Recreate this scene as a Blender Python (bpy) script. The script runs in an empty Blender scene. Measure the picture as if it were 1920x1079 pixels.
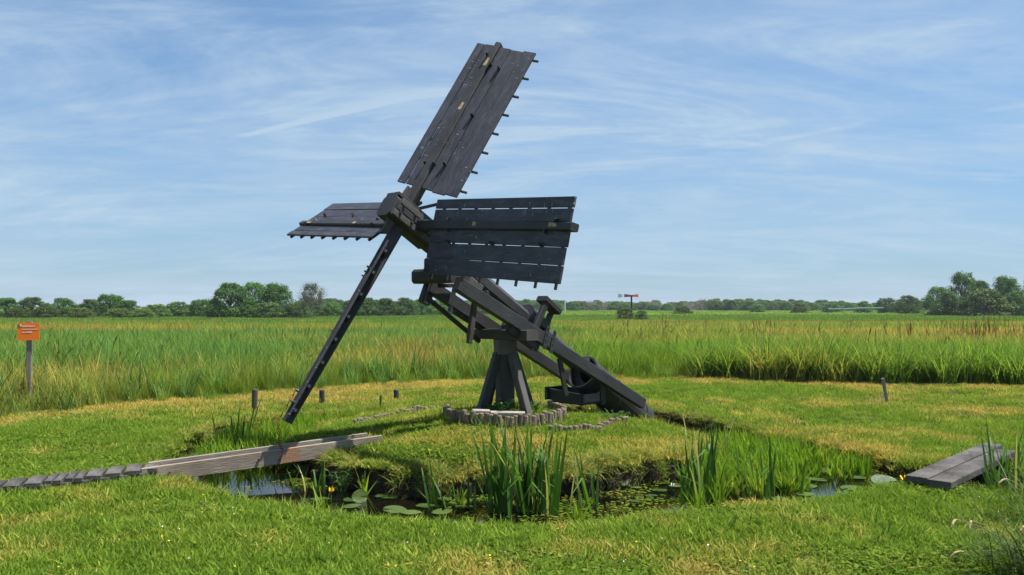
import bpy, math, random
import numpy as np
from mathutils import Vector, Matrix
rng = np.random.default_rng(7); random.seed(7)
R = math.radians
S = bpy.context.scene
COL = S.collection

# ------------------------------------------------------------------ camera, sky, sun, exposure
EYE = 1.65
cam = bpy.data.cameras.new('camera'); cam.sensor_width = 36.0; cam.lens = 30.0
cam.clip_start = 0.1; cam.clip_end = 6000
co = bpy.data.objects.new('camera', cam); COL.objects.link(co)
co.location = (0, 0, EYE); co.rotation_euler = (R(90) + math.atan(34.5 / 1600), 0, 0)
S.camera = co
SUN = Vector((0.46, 0.02, 1.0)).normalized()          # direction towards the sun
SUN_EL = math.asin(SUN.z); SUN_AZ = math.atan2(SUN.x, SUN.y)
sl = bpy.data.lights.new('sun', 'SUN'); sl.energy = 5.0; sl.angle = R(0.5); sl.color = (1.0, 0.955, 0.88)
so = bpy.data.objects.new('sun', sl); COL.objects.link(so)
so.rotation_euler = (-SUN).to_track_quat('-Z', 'Y').to_euler(); so.location = (20, 5, 30)
vs = S.view_settings; vs.view_transform = 'Standard'; vs.look = 'None'; vs.gamma = 1.0; vs.exposure = 0.9
vs.use_curve_mapping = False
S.cycles.max_bounces = 4; S.cycles.diffuse_bounces = 2; S.cycles.glossy_bounces = 2; S.cycles.transmission_bounces = 2; S.cycles.transparent_max_bounces = 4
S.render.resolution_x = 1024; S.render.resolution_y = 575

def world():
    w = bpy.data.worlds.new('World'); S.world = w; w.use_nodes = True; w.cycles.sampling_method = 'NONE'
    nt = w.node_tree; n = nt.nodes; l = nt.links; n.clear()
    def N(t, **k):
        x = n.new(t)
        for a, b in k.items(): setattr(x, a, b)
        return x
    def M(op, a, b=None, c=None, clamp=False):
        x = N('ShaderNodeMath', operation=op, use_clamp=clamp)
        for i, q in enumerate((a, b, c)):
            if q is None: continue
            if isinstance(q, (int, float)): x.inputs[i].default_value = q
            else: l.new(q, x.inputs[i])
        return x.outputs[0]
    out = N('ShaderNodeOutputWorld'); bg = N('ShaderNodeBackground'); bg.inputs[1].default_value = 0.082
    sky = N('ShaderNodeTexSky', sky_type='NISHITA', sun_disc=False)
    sky.sun_elevation = SUN_EL; sky.sun_rotation = SUN_AZ
    sky.air_density = 1.0; sky.dust_density = 0.35; sky.ozone_density = 2.6; sky.altitude = 0
    tc = N('ShaderNodeTexCoord'); sp = N('ShaderNodeSeparateXYZ'); l.new(tc.outputs['Generated'], sp.inputs[0])
    zz = M('MAXIMUM', M('ADD', sp.outputs[2], 0.15), 0.05)
    px = M('DIVIDE', sp.outputs[0], zz); py = M('DIVIDE', sp.outputs[1], zz)
    cb = N('ShaderNodeCombineXYZ'); l.new(px, cb.inputs[0]); l.new(py, cb.inputs[1])
    def streak(rot, sx, sy, scale, detail, rough, dist, lo, hi, off):
        mp = N('ShaderNodeMapping'); l.new(cb.outputs[0], mp.inputs[0])
        mp.inputs['Rotation'].default_value = (0, 0, R(rot)); mp.inputs['Scale'].default_value = (sx, sy, 1)
        mp.inputs['Location'].default_value = off
        t = N('ShaderNodeTexNoise'); t.inputs['Scale'].default_value = scale; t.inputs['Detail'].default_value = detail
        t.inputs['Roughness'].default_value = rough; t.inputs['Distortion'].default_value = dist
        l.new(mp.outputs[0], t.inputs['Vector'])
        r = N('ShaderNodeMapRange', interpolation_type='SMOOTHSTEP'); r.inputs[1].default_value = lo; r.inputs[2].default_value = hi
        l.new(t.outputs[0], r.inputs[0]); return r.outputs[0]
    a = streak(28, 0.75, 1.7, 0.75, 6, 0.70, 1.3, 0.40, 0.80, (7.4, 2.9, 0))
    b = streak(-14, 0.55, 1.4, 1.15, 6, 0.70, 1.0, 0.42, 0.80, (5.3, 11.2, 0))
    c = streak(10, 1, 1, 0.33, 4, 0.5, 0.4, 0.30, 0.72, (0.6, 6.6, 0))
    veil = M('ADD', M('MULTIPLY', M('MULTIPLY', a, 0.78), M('ADD', c, 0.3)), M('MULTIPLY', M('MULTIPLY', b, 0.6), M('ADD', M('SUBTRACT', 1.0, c), 0.2)))
    veil = M('MULTIPLY', M('ADD', veil, M('MULTIPLY', c, 0.34)), 1.1)
    d = streak(40, 1.0, 1.6, 3.4, 5, 0.62, 0.6, 0.36, 0.74, (2.2, 7.7, 0)); e2 = streak(-30, 0.8, 1.5, 1.7, 5, 0.6, 0.9, 0.40, 0.72, (12.2, 3.1, 0))
    veil = M('ADD', veil, M('MULTIPLY', M('ADD', M('MULTIPLY', d, 0.17), M('MULTIPLY', e2, 0.20)), M('ADD', M('MULTIPLY', c, 0.7), 0.3)))
    # condensation trails: straight thin bands in the cloud plane
    def trail(p0, p1, wd, amp):
        d = (Vector(p1) - Vector(p0)); L = d.length; d /= L
        ux = M('SUBTRACT', px, p0[0]); uy = M('SUBTRACT', py, p0[1])
        u = M('ADD', M('MULTIPLY', ux, d.x), M('MULTIPLY', uy, d.y))
        v = M('ABSOLUTE', M('SUBTRACT', M('MULTIPLY', uy, d.x), M('MULTIPLY', ux, d.y)))
        e = N('ShaderNodeMapRange', interpolation_type='SMOOTHSTEP'); e.inputs[1].default_value = wd; e.inputs[2].default_value = 0; l.new(v, e.inputs[0])
        s0 = N('ShaderNodeMapRange', interpolation_type='SMOOTHSTEP'); s0.inputs[1].default_value = 0; s0.inputs[2].default_value = L * .35; l.new(u, s0.inputs[0])
        s1 = N('ShaderNodeMapRange', interpolation_type='SMOOTHSTEP'); s1.inputs[1].default_value = L; s1.inputs[2].default_value = L * .85; l.new(u, s1.inputs[0])
        return M('MULTIPLY', M('MULTIPLY', e.outputs[0], s0.outputs[0]), M('MULTIPLY', s1.outputs[0], amp))
    def cp(x, y):                                      # where a sight line at these tangents meets the cloud plane
        v = Vector((x, 1, y)).normalized(); z = v.z + .15
        return (v.x / z, v.y / z)
    veil = M('ADD', veil, trail(cp(-.345, .193), cp(-.07, .256), 0.026, 0.75))
    veil = M('ADD', veil, trail(cp(.26, .185), cp(.42, .215), 0.035, 0.2))
    veil = M('ADD', veil, trail(cp(.53, .225), cp(.66, .245), 0.03, 0.2))
    # mist towards the horizon
    hz = N('ShaderNodeMapRange', interpolation_type='SMOOTHSTEP'); hz.inputs[1].default_value = 0.34; hz.inputs[2].default_value = -0.02
    hz.inputs[3].default_value = 0.0; hz.inputs[4].default_value = 0.60; l.new(sp.outputs[2], hz.inputs[0])
    tint = N('ShaderNodeMix', data_type='RGBA', blend_type='MULTIPLY'); tint.inputs[0].default_value = 1.0
    l.new(sky.outputs[0], tint.inputs[6]); tint.inputs[7].default_value = (0.50, 0.74, 0.90, 1)
    m1 = N('ShaderNodeMix', data_type='RGBA'); l.new(hz.outputs[0], m1.inputs[0]); l.new(tint.outputs[2], m1.inputs[6]); m1.inputs[7].default_value = (2.2, 2.95, 4.2, 1)
    m2 = N('ShaderNodeMix', data_type='RGBA'); l.new(M('MINIMUM', veil, 0.85), m2.inputs[0]); l.new(m1.outputs[2], m2.inputs[6]); m2.inputs[7].default_value = (3.45, 4.4, 5.35, 1)
    l.new(m2.outputs[2], bg.inputs[0]); l.new(bg.outputs[0], out.inputs[0])
world()

# ------------------------------------------------------------------ helpers: tags, meshes, noise
def tag(o, label=None, cat=None, group=None, kind=None):
    if label: o['label'] = label
    if cat: o['category'] = cat
    if group: o['group'] = group
    if kind: o['kind'] = kind
    return o
def mesh(name, v, f, m=None, smooth=False):
    me = bpy.data.meshes.new(name); me.from_pydata([tuple(p) for p in v], [], [tuple(q) for q in f]); me.update()
    if m: me.materials.append(m)
    if smooth: me.polygons.foreach_set('use_smooth', [True] * len(me.polygons))
    return me
def link(name, data, parent=None, loc=(0, 0, 0)):
    o = bpy.data.objects.new(name, data); COL.objects.link(o); o.location = loc
    if parent: o.parent = parent
    return o
def empty(name, loc):
    o = bpy.data.objects.new(name, None); COL.objects.link(o); o.location = loc; o.empty_display_size = .1
    return o
class MB:
    """collects prisms into one mesh; vertices are world coordinates"""
    def __init__(s): s.v = []; s.f = []; s.fr = None
    def beam(s, p0, p1, side, w, h, w1=None, h1=None, ch=0.12):
        p0 = Vector(p0); p1 = Vector(p1); d = (p1 - p0).normalized(); side = Vector(side)
        sd = (side - d * side.dot(d)).normalized(); up = d.cross(sd)
        if s.fr is None: s.fr = Matrix((d, sd, up)).transposed()
        w1 = w if w1 is None else w1; h1 = h if h1 is None else h1
        b = len(s.v)
        for p, a, c in ((p0, w / 2, h / 2), (p1, w1 / 2, h1 / 2)):
            k = min(a, c) * ch * 2
            for x, y in ((-a + k, -c), (a - k, -c), (a, -c + k), (a, c - k), (a - k, c), (-a + k, c), (-a, c - k), (-a, -c + k)):
                s.v.append(p + sd * x + up * y)
        for i in range(8):
            j = (i + 1) % 8; s.f.append((b + i, b + j, b + 8 + j, b + 8 + i))
        s.f.append(tuple(b + 7 - i for i in range(8))); s.f.append(tuple(b + 8 + i for i in range(8)))
        return s
    def tube(s, pts, rad, n=8, cap=True):
        pts = [Vector(p) for p in pts]; rad = rad if isinstance(rad, (list, tuple)) else [rad] * len(pts)
        b = len(s.v); ref = Vector((0.31, 0.23, 0.92))
        for i, p in enumerate(pts):
            d = (pts[min(i + 1, len(pts) - 1)] - pts[max(i - 1, 0)]).normalized()
            x = d.cross(ref)
            if x.length < .05: x = d.cross(Vector((1, 0, 0)))
            x.normalize(); y = d.cross(x)
            for k in range(n):
                t = 2 * math.pi * k / n; s.v.append(p + (x * math.cos(t) + y * math.sin(t)) * rad[i])
        for i in range(len(pts) - 1):
            for k in range(n):
                j = (k + 1) % n; s.f.append((b + i * n + k, b + i * n + j, b + (i + 1) * n + j, b + (i + 1) * n + k))
        if cap:
            s.f.append(tuple(b + n - 1 - k for k in range(n))); e = b + (len(pts) - 1) * n; s.f.append(tuple(e + k for k in range(n)))
        return s
    def poly(s, pts):
        b = len(s.v); s.v += [Vector(p) for p in pts]; s.f.append(tuple(range(b, b + len(pts)))); return s
    def build(s, name, m, parent=None, origin=None, smooth=False):
        if origin is None:
            o = Vector((sum(p[0] for p in s.v), sum(p[1] for p in s.v), sum(p[2] for p in s.v))) / len(s.v)
        else: o = Vector(origin)
        fr = s.fr or Matrix.Identity(3); inv = fr.transposed()          # local x runs along the first beam, so the grain does too
        me = mesh(name, [inv @ (Vector(p) - o) for p in s.v], s.f, m, smooth)
        W = Matrix.Translation(o) @ fr.to_4x4()
        ob = link(name, me, parent); ob.matrix_basis = (wmat(parent).inverted() @ W) if parent else W
        return ob
def wmat(o):
    m = o.matrix_basis.copy()
    while o.parent: o = o.parent; m = o.matrix_basis @ m
    return m
def _h(i, j, s):
    n = (i * 374761393 + j * 668265263 + s * 974634777) & 0xffffffff
    n = ((n ^ (n >> 13)) * 1274126177) & 0xffffffff
    return ((n ^ (n >> 16)) & 0xffff) / 65535.0
def vnoise(x, y, s=0):
    x = np.asarray(x, float); y = np.asarray(y, float)
    i = np.floor(x).astype(np.int64); j = np.floor(y).astype(np.int64); u = x - i; v = y - j
    u = u * u * (3 - 2 * u); v = v * v * (3 - 2 * v)
    return (_h(i, j, s) * (1 - u) + _h(i + 1, j, s) * u) * (1 - v) + (_h(i, j + 1, s) * (1 - u) + _h(i + 1, j + 1, s) * u) * v
def fbm(x, y, s=0, o=4):
    t = 0; a = .5; n = 0
    for k in range(o): t = t + a * vnoise(x * 2 ** k, y * 2 ** k, s + k); n += a; a *= .5
    return t / n
def sstep(a, b, x):
    t = np.clip((np.asarray(x, float) - a) / (b - a), 0, 1); return t * t * (3 - 2 * t)

# ------------------------------------------------------------------ materials
def new_mat(name):
    m = bpy.data.materials.new(name); m.use_nodes = True
    nt = m.node_tree; bs = nt.nodes['Principled BSDF']
    return m, nt, nt.nodes, nt.links, bs
def ramp(n, l, src, stops):
    r = n.new('ShaderNodeValToRGB'); l.new(src, r.inputs[0]); e = r.color_ramp.elements
    while len(e) > 1: e.remove(e[-1])
    e[0].position = stops[0][0]; e[0].color = (*stops[0][1], 1)
    for p, c in stops[1:]:
        q = e.new(p); q.color = (*c, 1)
    return r.outputs[0]
def noise(n, l, vec, scale, detail=4, rough=.55, sc=None):
    t = n.new('ShaderNodeTexNoise'); t.inputs['Scale'].default_value = scale; t.inputs['Detail'].default_value = detail; t.inputs['Roughness'].default_value = rough
    if sc:
        mp = n.new('ShaderNodeMapping'); mp.inputs['Scale'].default_value = sc; l.new(vec, mp.inputs[0]); vec = mp.outputs[0]
    l.new(vec, t.inputs['Vector']); return t.outputs[0]
def bump(n, l, h, bs, strength=.3, dist=.01):
    b = n.new('ShaderNodeBump'); b.inputs['Strength'].default_value = strength; b.inputs['Distance'].default_value = dist
    l.new(h, b.inputs['Height']); l.new(b.outputs[0], bs.inputs['Normal'])
def mixc(n, l, f, a, b, blend='MIX'):
    x = n.new('ShaderNodeMix'); x.data_type = 'RGBA'; x.blend_type = blend
    for i, q in ((0, f), (6, a), (7, b)):
        if isinstance(q, (int, float)): x.inputs[i].default_value = q
        elif isinstance(q, tuple): x.inputs[i].default_value = (*q, 1)
        else: l.new(q, x.inputs[i])
    return x.outputs[2]
def wood(name, dark, mid, light, axis=(1, 8, 8), rough=.7, drops=False, lichen=None, spec=.3):
    m, nt, n, l, bs = new_mat(name)
    tc = n.new('ShaderNodeTexCoord'); v = tc.outputs['Object']
    g = noise(n, l, v, 6, 6, .65, axis); big = noise(n, l, v, 2.3, 3, .5)
    oi = n.new('ShaderNodeObjectInfo')
    c = ramp(n, l, g, [(.28, dark), (.5, mid), (.75, light)])
    c = mixc(n, l, .5, c, ramp(n, l, big, [(.3, dark), (.7, light)]))
    hs = n.new('ShaderNodeHueSaturation'); mr = n.new('ShaderNodeMapRange'); mr.inputs[3].default_value = .78; mr.inputs[4].default_value = 1.25
    l.new(oi.outputs['Random'], mr.inputs[0]); l.new(mr.outputs[0], hs.inputs['Value']); l.new(c, hs.inputs['Color']); c = hs.outputs[0]
    if drops:                                           # bird droppings and worn paint
        d = noise(n, l, v, 9, 3, .6, (6, 1.3, 1.3)); d2 = noise(n, l, v, 1.5, 2, .5)
        a = ramp(n, l, d, [(.64, (0, 0, 0)), (.68, (1, 1, 1))]); b = ramp(n, l, d2, [(.50, (0, 0, 0)), (.58, (1, 1, 1))])
        c = mixc(n, l, mixc(n, l, 1.0, a, b, 'MULTIPLY'), c, (.40, .39, .38))
        w = noise(n, l, v, 3.2, 5, .7, (1.2, 5, 5)); c = mixc(n, l, ramp(n, l, w, [(.46, (0, 0, 0)), (.78, (.8, .8, .8))]), c, (.080, .084, .104))
    if lichen:
        d = noise(n, l, v, 5, 5, .7); c = mixc(n, l, ramp(n, l, d, [(.58, (0, 0, 0)), (.70, (.7, .7, .7))]), c, lichen)
    l.new(c, bs.inputs['Base Color']); bs.inputs['Specular IOR Level'].default_value = spec
    l.new(ramp(n, l, g, [(.2, (rough - .12,) * 3), (.8, (rough + .12,) * 3)]), bs.inputs['Roughness'])
    bump(n, l, g, bs, .8, .008)
    return m
def foliage(name, green, alt, straw, trans=.35, inst=True, noise_scale=None, spec=.25, rough=.5):
    m, nt, n, l, bs = new_mat(name)
    if inst:
        at = n.new('ShaderNodeAttribute'); at.attribute_type = 'INSTANCER'; at.attribute_name = 'dry'; dry = at.outputs['Fac']
        ar = n.new('ShaderNodeAttribute'); ar.attribute_type = 'INSTANCER'; ar.attribute_name = 'rnd'; rnd = ar.outputs['Fac']
    else:
        oi = n.new('ShaderNodeObjectInfo'); rnd = oi.outputs['Random']
        dv = n.new('ShaderNodeValue'); dv.outputs[0].default_value = 0; dry = dv.outputs[0]
    bl = n.new('ShaderNodeAttribute'); bl.attribute_name = 'blade'; blade = bl.outputs['Fac']     # per blade random
    c = mixc(n, l, rnd, green, alt)
    ad = n.new('ShaderNodeMath'); ad.operation = 'MULTIPLY_ADD'; l.new(blade, ad.inputs[0]); ad.inputs[1].default_value = .5; l.new(dry, ad.inputs[2])
    mr = n.new('ShaderNodeMapRange'); mr.inputs[1].default_value = .42; mr.inputs[2].default_value = 1.0; l.new(ad.outputs[0], mr.inputs[0])
    c = mixc(n, l, mr.outputs[0], c, straw)
    hs = n.new('ShaderNodeHueSaturation'); m2 = n.new('ShaderNodeMapRange'); m2.inputs[3].default_value = .42; m2.inputs[4].default_value = 1.58
    sm = n.new('ShaderNodeMath'); sm.operation = 'MULTIPLY_ADD'; l.new(rnd, sm.inputs[0]); sm.inputs[1].default_value = .4; m3 = n.new('ShaderNodeMath'); m3.operation = 'MULTIPLY'; l.new(blade, m3.inputs[0]); m3.inputs[1].default_value = .6; l.new(m3.outputs[0], sm.inputs[2])
    l.new(sm.outputs[0], m2.inputs[0]); l.new(m2.outputs[0], hs.inputs['Value']); l.new(c, hs.inputs['Color']); c = hs.outputs[0]
    if inst:                                            # matt blades: cheaper closure for growth in the hundred thousands
        n.remove(bs); bs = n.new('ShaderNodeBsdfDiffuse'); l.new(c, bs.inputs[0])
    else:
        l.new(c, bs.inputs['Base Color']); bs.inputs['Roughness'].default_value = rough; bs.inputs['Specular IOR Level'].default_value = spec
    tr = n.new('ShaderNodeBsdfTranslucent'); l.new(mixc(n, l, 1.0, c, (1.15, 1.2, .6), 'MULTIPLY'), tr.inputs[0])
    mx = n.new('ShaderNodeMixShader'); mx.inputs[0].default_value = trans
    l.new(bs.outputs[0], mx.inputs[1]); l.new(tr.outputs[0], mx.inputs[2]); l.new(mx.outputs[0], n['Material Output'].inputs[0])
    return m
def plain(name, col, rough=.6, spec=.3, var=0.0, scale=8, metallic=0):
    m, nt, n, l, bs = new_mat(name)
    tc = n.new('ShaderNodeTexCoord'); t = noise(n, l, tc.outputs['Object'], scale, 4)
    lo = tuple(max(0, q * (1 - var)) for q in col); hi = tuple(q * (1 + var) for q in col)
    l.new(ramp(n, l, t, [(.3, lo), (.7, hi)]), bs.inputs['Base Color'])
    bs.inputs['Roughness'].default_value = rough; bs.inputs['Specular IOR Level'].default_value = spec; bs.inputs['Metallic'].default_value = metallic
    return m

TAR = wood('tarred_wood', (.007, .007, .010), (.018, .018, .026), (.046, .047, .062), (1.2, 14, 14), .55, True, None, .5)
TARB = wood('tarred_beam', (.008, .008, .009), (.018, .018, .021), (.045, .044, .046), (2, 9, 9), .6, False, None, .45)
TARW = wood('worn_tarred_wood', (.03, .028, .027), (.06, .056, .052), (.12, .11, .10), (3, 12, 12), .7)
GREY = wood('weathered_plank', (.09, .075, .062), (.21, .175, .145), (.33, .285, .24), (1.2, 16, 16), .8)
DGREY = wood('dark_weathered_plank', (.012, .011, .011), (.058, .053, .052), (.18, .165, .155), (1.6, 15, 15), .85, False, (.13, .13, .118), .15)
LOG = wood('palisade_log', (.075, .056, .040), (.17, .13, .095), (.30, .24, .185), (9, 9, 2), .85)
PILE = wood('wet_pile', (.010, .008, .006), (.022, .017, .013), (.045, .036, .028), (9, 9, 2), .5)
IRON = plain('dark_iron', (.03, .03, .033), .5, .5, .4, 20)
RUST = plain('rusty_iron', (.16, .05, .022), .85, .2, .5, 60)
BARE = plain('bare_wood_patch', (.30, .23, .13), .8, .2, .4, 20)

# ------------------------------------------------------------------ terrain
CX, CY = -0.085, 10.49            # the mill's post and the middle of the island
WATER = -0.13
_ang = np.radians([-180, -150, -125, -110, -90, -70, -55, -42, -30, -18, -5, 10, 40, 70, 100, 130, 155, 180])
_ro = np.array([4.0, 3.85, 3.72, 3.82, 3.88, 3.85, 3.9, 4.2, 4.5, 4.4, 3.85, 3.5, 3.65, 3.8, 3.8, 3.9, 4.25, 4.0])
_ri = np.array([2.5, 2.55, 2.55, 2.55, 2.42, 2.45, 2.42, 2.45, 2.4, 2.38, 2.4, 2.45, 2.6, 2.7, 2.7, 2.65, 2.55, 2.5])
def ring(x, y):
    dx = np.asarray(x, float) - CX; dy = np.asarray(y, float) - CY
    r = np.hypot(dx, dy); t = np.arctan2(dy, dx)
    wob = (fbm(x * 1.6, y * 1.6, 11, 3) - .5) * .22
    return r, np.interp(t, _ang, _ri) + wob * 1.3 + (fbm(x * 5.5, y * 5.5, 13, 2) - .5) * .16, np.interp(t, _ang, _ro) + wob
def inlet(x, y):                   # ditch leaving the pond under the right-hand plank bridge; >0 inside
    x = np.asarray(x, float); y = np.asarray(y, float)
    mid = 8.42 - (x - 3.6) * .10
    w = .48 + (fbm(x * 1.3, y * 1.3, 21, 2) - .5) * .2
    return np.where((x > 3.4), w - np.abs(y - mid), -9.)
_fx = np.array([-60, -16, -9.5, -7.3, -6.3, -4.8, -1.9, 1.0, 4.25, 8.25, 10.5, 16, 60])
_fy = np.array([-30, 6.5, 10.9, 12.4, 14.2, 16.0, 18.4, 19.2, 19.3, 17.9, 17.5, 16.8, 12])
def field_t(x, y): return np.asarray(y, float) - np.interp(x, _fx, _fy)
def ground(x, y):
    x = np.asarray(x, float); y = np.asarray(y, float)
    r, ri, ro = ring(x, y)
    far = -.5 * sstep(20, 100, y)
    z = far + (fbm(x * .5, y * .5, 3, 3) - .5) * .10 + (fbm(x * 3, y * 3, 5, 2) - .5) * .035
    q = np.clip(r / 2.6, 0, 1)
    isl = .115 + .195 * (1 - q ** .95) + .06 * sstep(.74, .66, r) + (fbm(x * 2.2, y * 2.2, 8, 3) - .5) * .07
    th = np.arctan2(y - CY, x - CX); isl = isl - .11 * sstep(1.4, 2.4, r) * sstep(-.75, -.1, th) * sstep(2.0, 1.1, th)       # the mound falls away towards the barrel
    inside = np.maximum(np.minimum(r - ri, ro - r), inlet(x, y))
    z = np.where(r < (ri + ro) / 2, isl, z)
    isle = r < (ri + ro) / 2
    bank = np.where(isle, sstep(-.03, .08, inside), sstep(-.06, .10, inside))
    lipsag = sstep(-.5, 0, inside) * np.where(isle, .02 + .10 * sstep(.42, .7, fbm(x * 2.1, y * 2.1, 15, 2)), .03)
    return (z - lipsag) * (1 - bank) + (-.62) * bank
def gz(x, y): return float(ground(np.array([x]), np.array([y]))[0])

def axis_pts(lo, hi, step, far_lo, far_hi, g=1.22):
    a = list(np.arange(lo, hi + 1e-6, step)); d = step
    p = hi
    while p < far_hi: d *= g; p += d; a.append(p)
    d = step; p = lo
    while p > far_lo: d *= g; p -= d; a.insert(0, p)
    return np.array(a)
def build_ground():
    xs = axis_pts(-5.6, 6.6, .065, -3000, 3000); ys = axis_pts(5.6, 15.4, .065, -60, 5000)
    X, Y = np.meshgrid(xs, ys); Z = ground(X.ravel(), Y.ravel())
    nx, ny = len(xs), len(ys)
    v = np.stack([X.ravel(), Y.ravel(), Z], 1)
    i = np.arange(nx - 1)[None, :] + np.arange(ny - 1)[:, None] * nx; i = i.ravel()
    f = np.stack([i, i + 1, i + nx + 1, i + nx], 1)
    me = bpy.data.meshes.new('ground'); me.from_pydata(v.tolist(), [], f.tolist()); me.update()
    me.polygons.foreach_set('use_smooth', [True] * len(me.polygons))
    m, nt, n, l, bs = new_mat('turf_soil')
    ge = n.new('ShaderNodeNewGeometry'); p = ge.outputs['Position']
    a = noise(n, l, p, 1.1, 6, .6); b = noise(n, l, p, 14, 4, .6); w = noise(n, l, p, .05, 5, .6, (.35, 1, 1))
    turf = ramp(n, l, a, [(.30, (.055, .085, .018)), (.5, (.085, .10, .024)), (.68, (.16, .125, .05))])
    fld = ramp(n, l, w, [(.32, (.06, .105, .022)), (.48, (.085, .125, .028)), (.6, (.14, .12, .045)), (.7, (.08, .115, .03))])
    sx = n.new('ShaderNodeSeparateXYZ'); l.new(p, sx.inputs[0])
    mr = n.new('ShaderNodeMapRange'); mr.inputs[1].default_value = 22; mr.inputs[2].default_value = 60; l.new(sx.outputs[1], mr.inputs[0])
    c = mixc(n, l, mr.outputs[0], turf, fld)
    mud = ramp(n, l, b, [(.3, (.016, .012, .008)), (.7, (.045, .032, .02))])
    mz = n.new('ShaderNodeMapRange'); mz.inputs[1].default_value = .02; mz.inputs[2].default_value = -.07; l.new(sx.outputs[2], mz.inputs[0])
    my = n.new('ShaderNodeMapRange'); my.inputs[1].default_value = 17; my.inputs[2].default_value = 16; l.new(sx.outputs[1], my.inputs[0])
    ml = n.new('ShaderNodeMath'); ml.operation = 'MULTIPLY'; l.new(mz.outputs[0], ml.inputs[0]); l.new(my.outputs[0], ml.inputs[1])
    sn = n.new('ShaderNodeSeparateXYZ'); l.new(ge.outputs['True Normal'], sn.inputs[0])
    ms = n.new('ShaderNodeMapRange'); ms.inputs[1].default_value = .86; ms.inputs[2].default_value = .66; l.new(sn.outputs[2], ms.inputs[0])
    mm = n.new('ShaderNodeMath'); mm.operation = 'MAXIMUM'; l.new(ml.outputs[0], mm.inputs[0]); l.new(ms.outputs[0], mm.inputs[1])      # bare peat wherever the bank is steep
    l.new(mixc(n, l, mm.outputs[0], c, mud), bs.inputs['Base Color']); bs.inputs['Roughness'].default_value = .95; bs.inputs['Specular IOR Level'].default_value = .1
    bump(n, l, b, bs, .6, .03)
    me.materials.append(m)
    tag(link('ground', me), kind='structure')
build_ground()

def build_water():
    m, nt, n, l, bs = new_mat('pond_water')
    ge = n.new('ShaderNodeNewGeometry'); a = noise(n, l, ge.outputs['Position'], 5, 3, .5); b = noise(n, l, ge.outputs['Position'], 1.6, 4, .6)
    l.new(ramp(n, l, b, [(.4, (.0025, .0028, .002)), (.7, (.008, .006, .003))]), bs.inputs['Base Color'])
    bs.inputs['Roughness'].default_value = .04; bs.inputs['IOR'].default_value = 1.33; bs.inputs['Specular IOR Level'].default_value = .5
    bump(n, l, a, bs, .06, .02)
    v = [(-5.2, 5.9, WATER), (12, 5.9, WATER), (12, 15.2, WATER), (-5.2, 15.2, WATER)]
    tag(link('pond_water', mesh('pond_water', v, [(0, 1, 2, 3)], m)), kind='structure')
build_water()

# ------------------------------------------------------------------ scattering of growth nobody could count
def blades_mesh(name, specs, m, seg=3):
    """specs: list of (base xyz, azimuth, length, width, lean, curl); one tapered strip each"""
    v = []; f = []; col = []
    for (bx, by, bz, az, L, W, lean, curl) in specs:
        p = Vector((bx, by, bz)); a = lean; d = Vector((math.cos(az), math.sin(az), 0)); sd = Vector((-math.sin(az), math.cos(az), 0))
        if random.random() < .5: sd = (sd + d * random.uniform(-.8, .8)).normalized()
        b = len(v); rb = random.random()
        for k in range(seg + 1):
            t = k / seg; w = W * (1 - t ** 1.6) * .5 * (0.75 + .5 * min(t * 3, 1) if seg > 2 else 1)
            if k == seg: v.append(p.copy()); col.append(rb)
            else: v += [p - sd * w, p + sd * w]; col += [rb, rb]
            p = p + (d * math.sin(a) + Vector((0, 0, math.cos(a)))) * (L / seg); a += curl / seg
        for k in range(seg - 1): f.append((b + 2 * k, b + 2 * k + 1, b + 2 * k + 3, b + 2 * k + 2))
        e = b + 2 * (seg - 1); f.append((e, e + 1, e + 2))
    me = mesh(name, v, f, m, True)
    at = me.attributes.new('blade', 'FLOAT', 'POINT'); at.data.foreach_set('value', col)
    return me
def tuft(name, n, rad, L, W, lean, curl, m, seg=3):
    sp = []
    for i in range(n):
        t = random.uniform(0, 2 * math.pi); r = rad * math.sqrt(random.random())
        sp.append((r * math.cos(t), r * math.sin(t), -.01, random.uniform(0, 2 * math.pi), random.uniform(*L), random.uniform(*W), random.uniform(*lean), random.uniform(*curl)))
    return blades_mesh(name, sp, m, seg)
def proto_collection(name, meshes):
    c = bpy.data.collections.new(name)
    for i, me in enumerate(meshes):
        o = bpy.data.objects.new('%s_%02d' % (name, i), me); c.objects.link(o)
    return c
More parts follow.
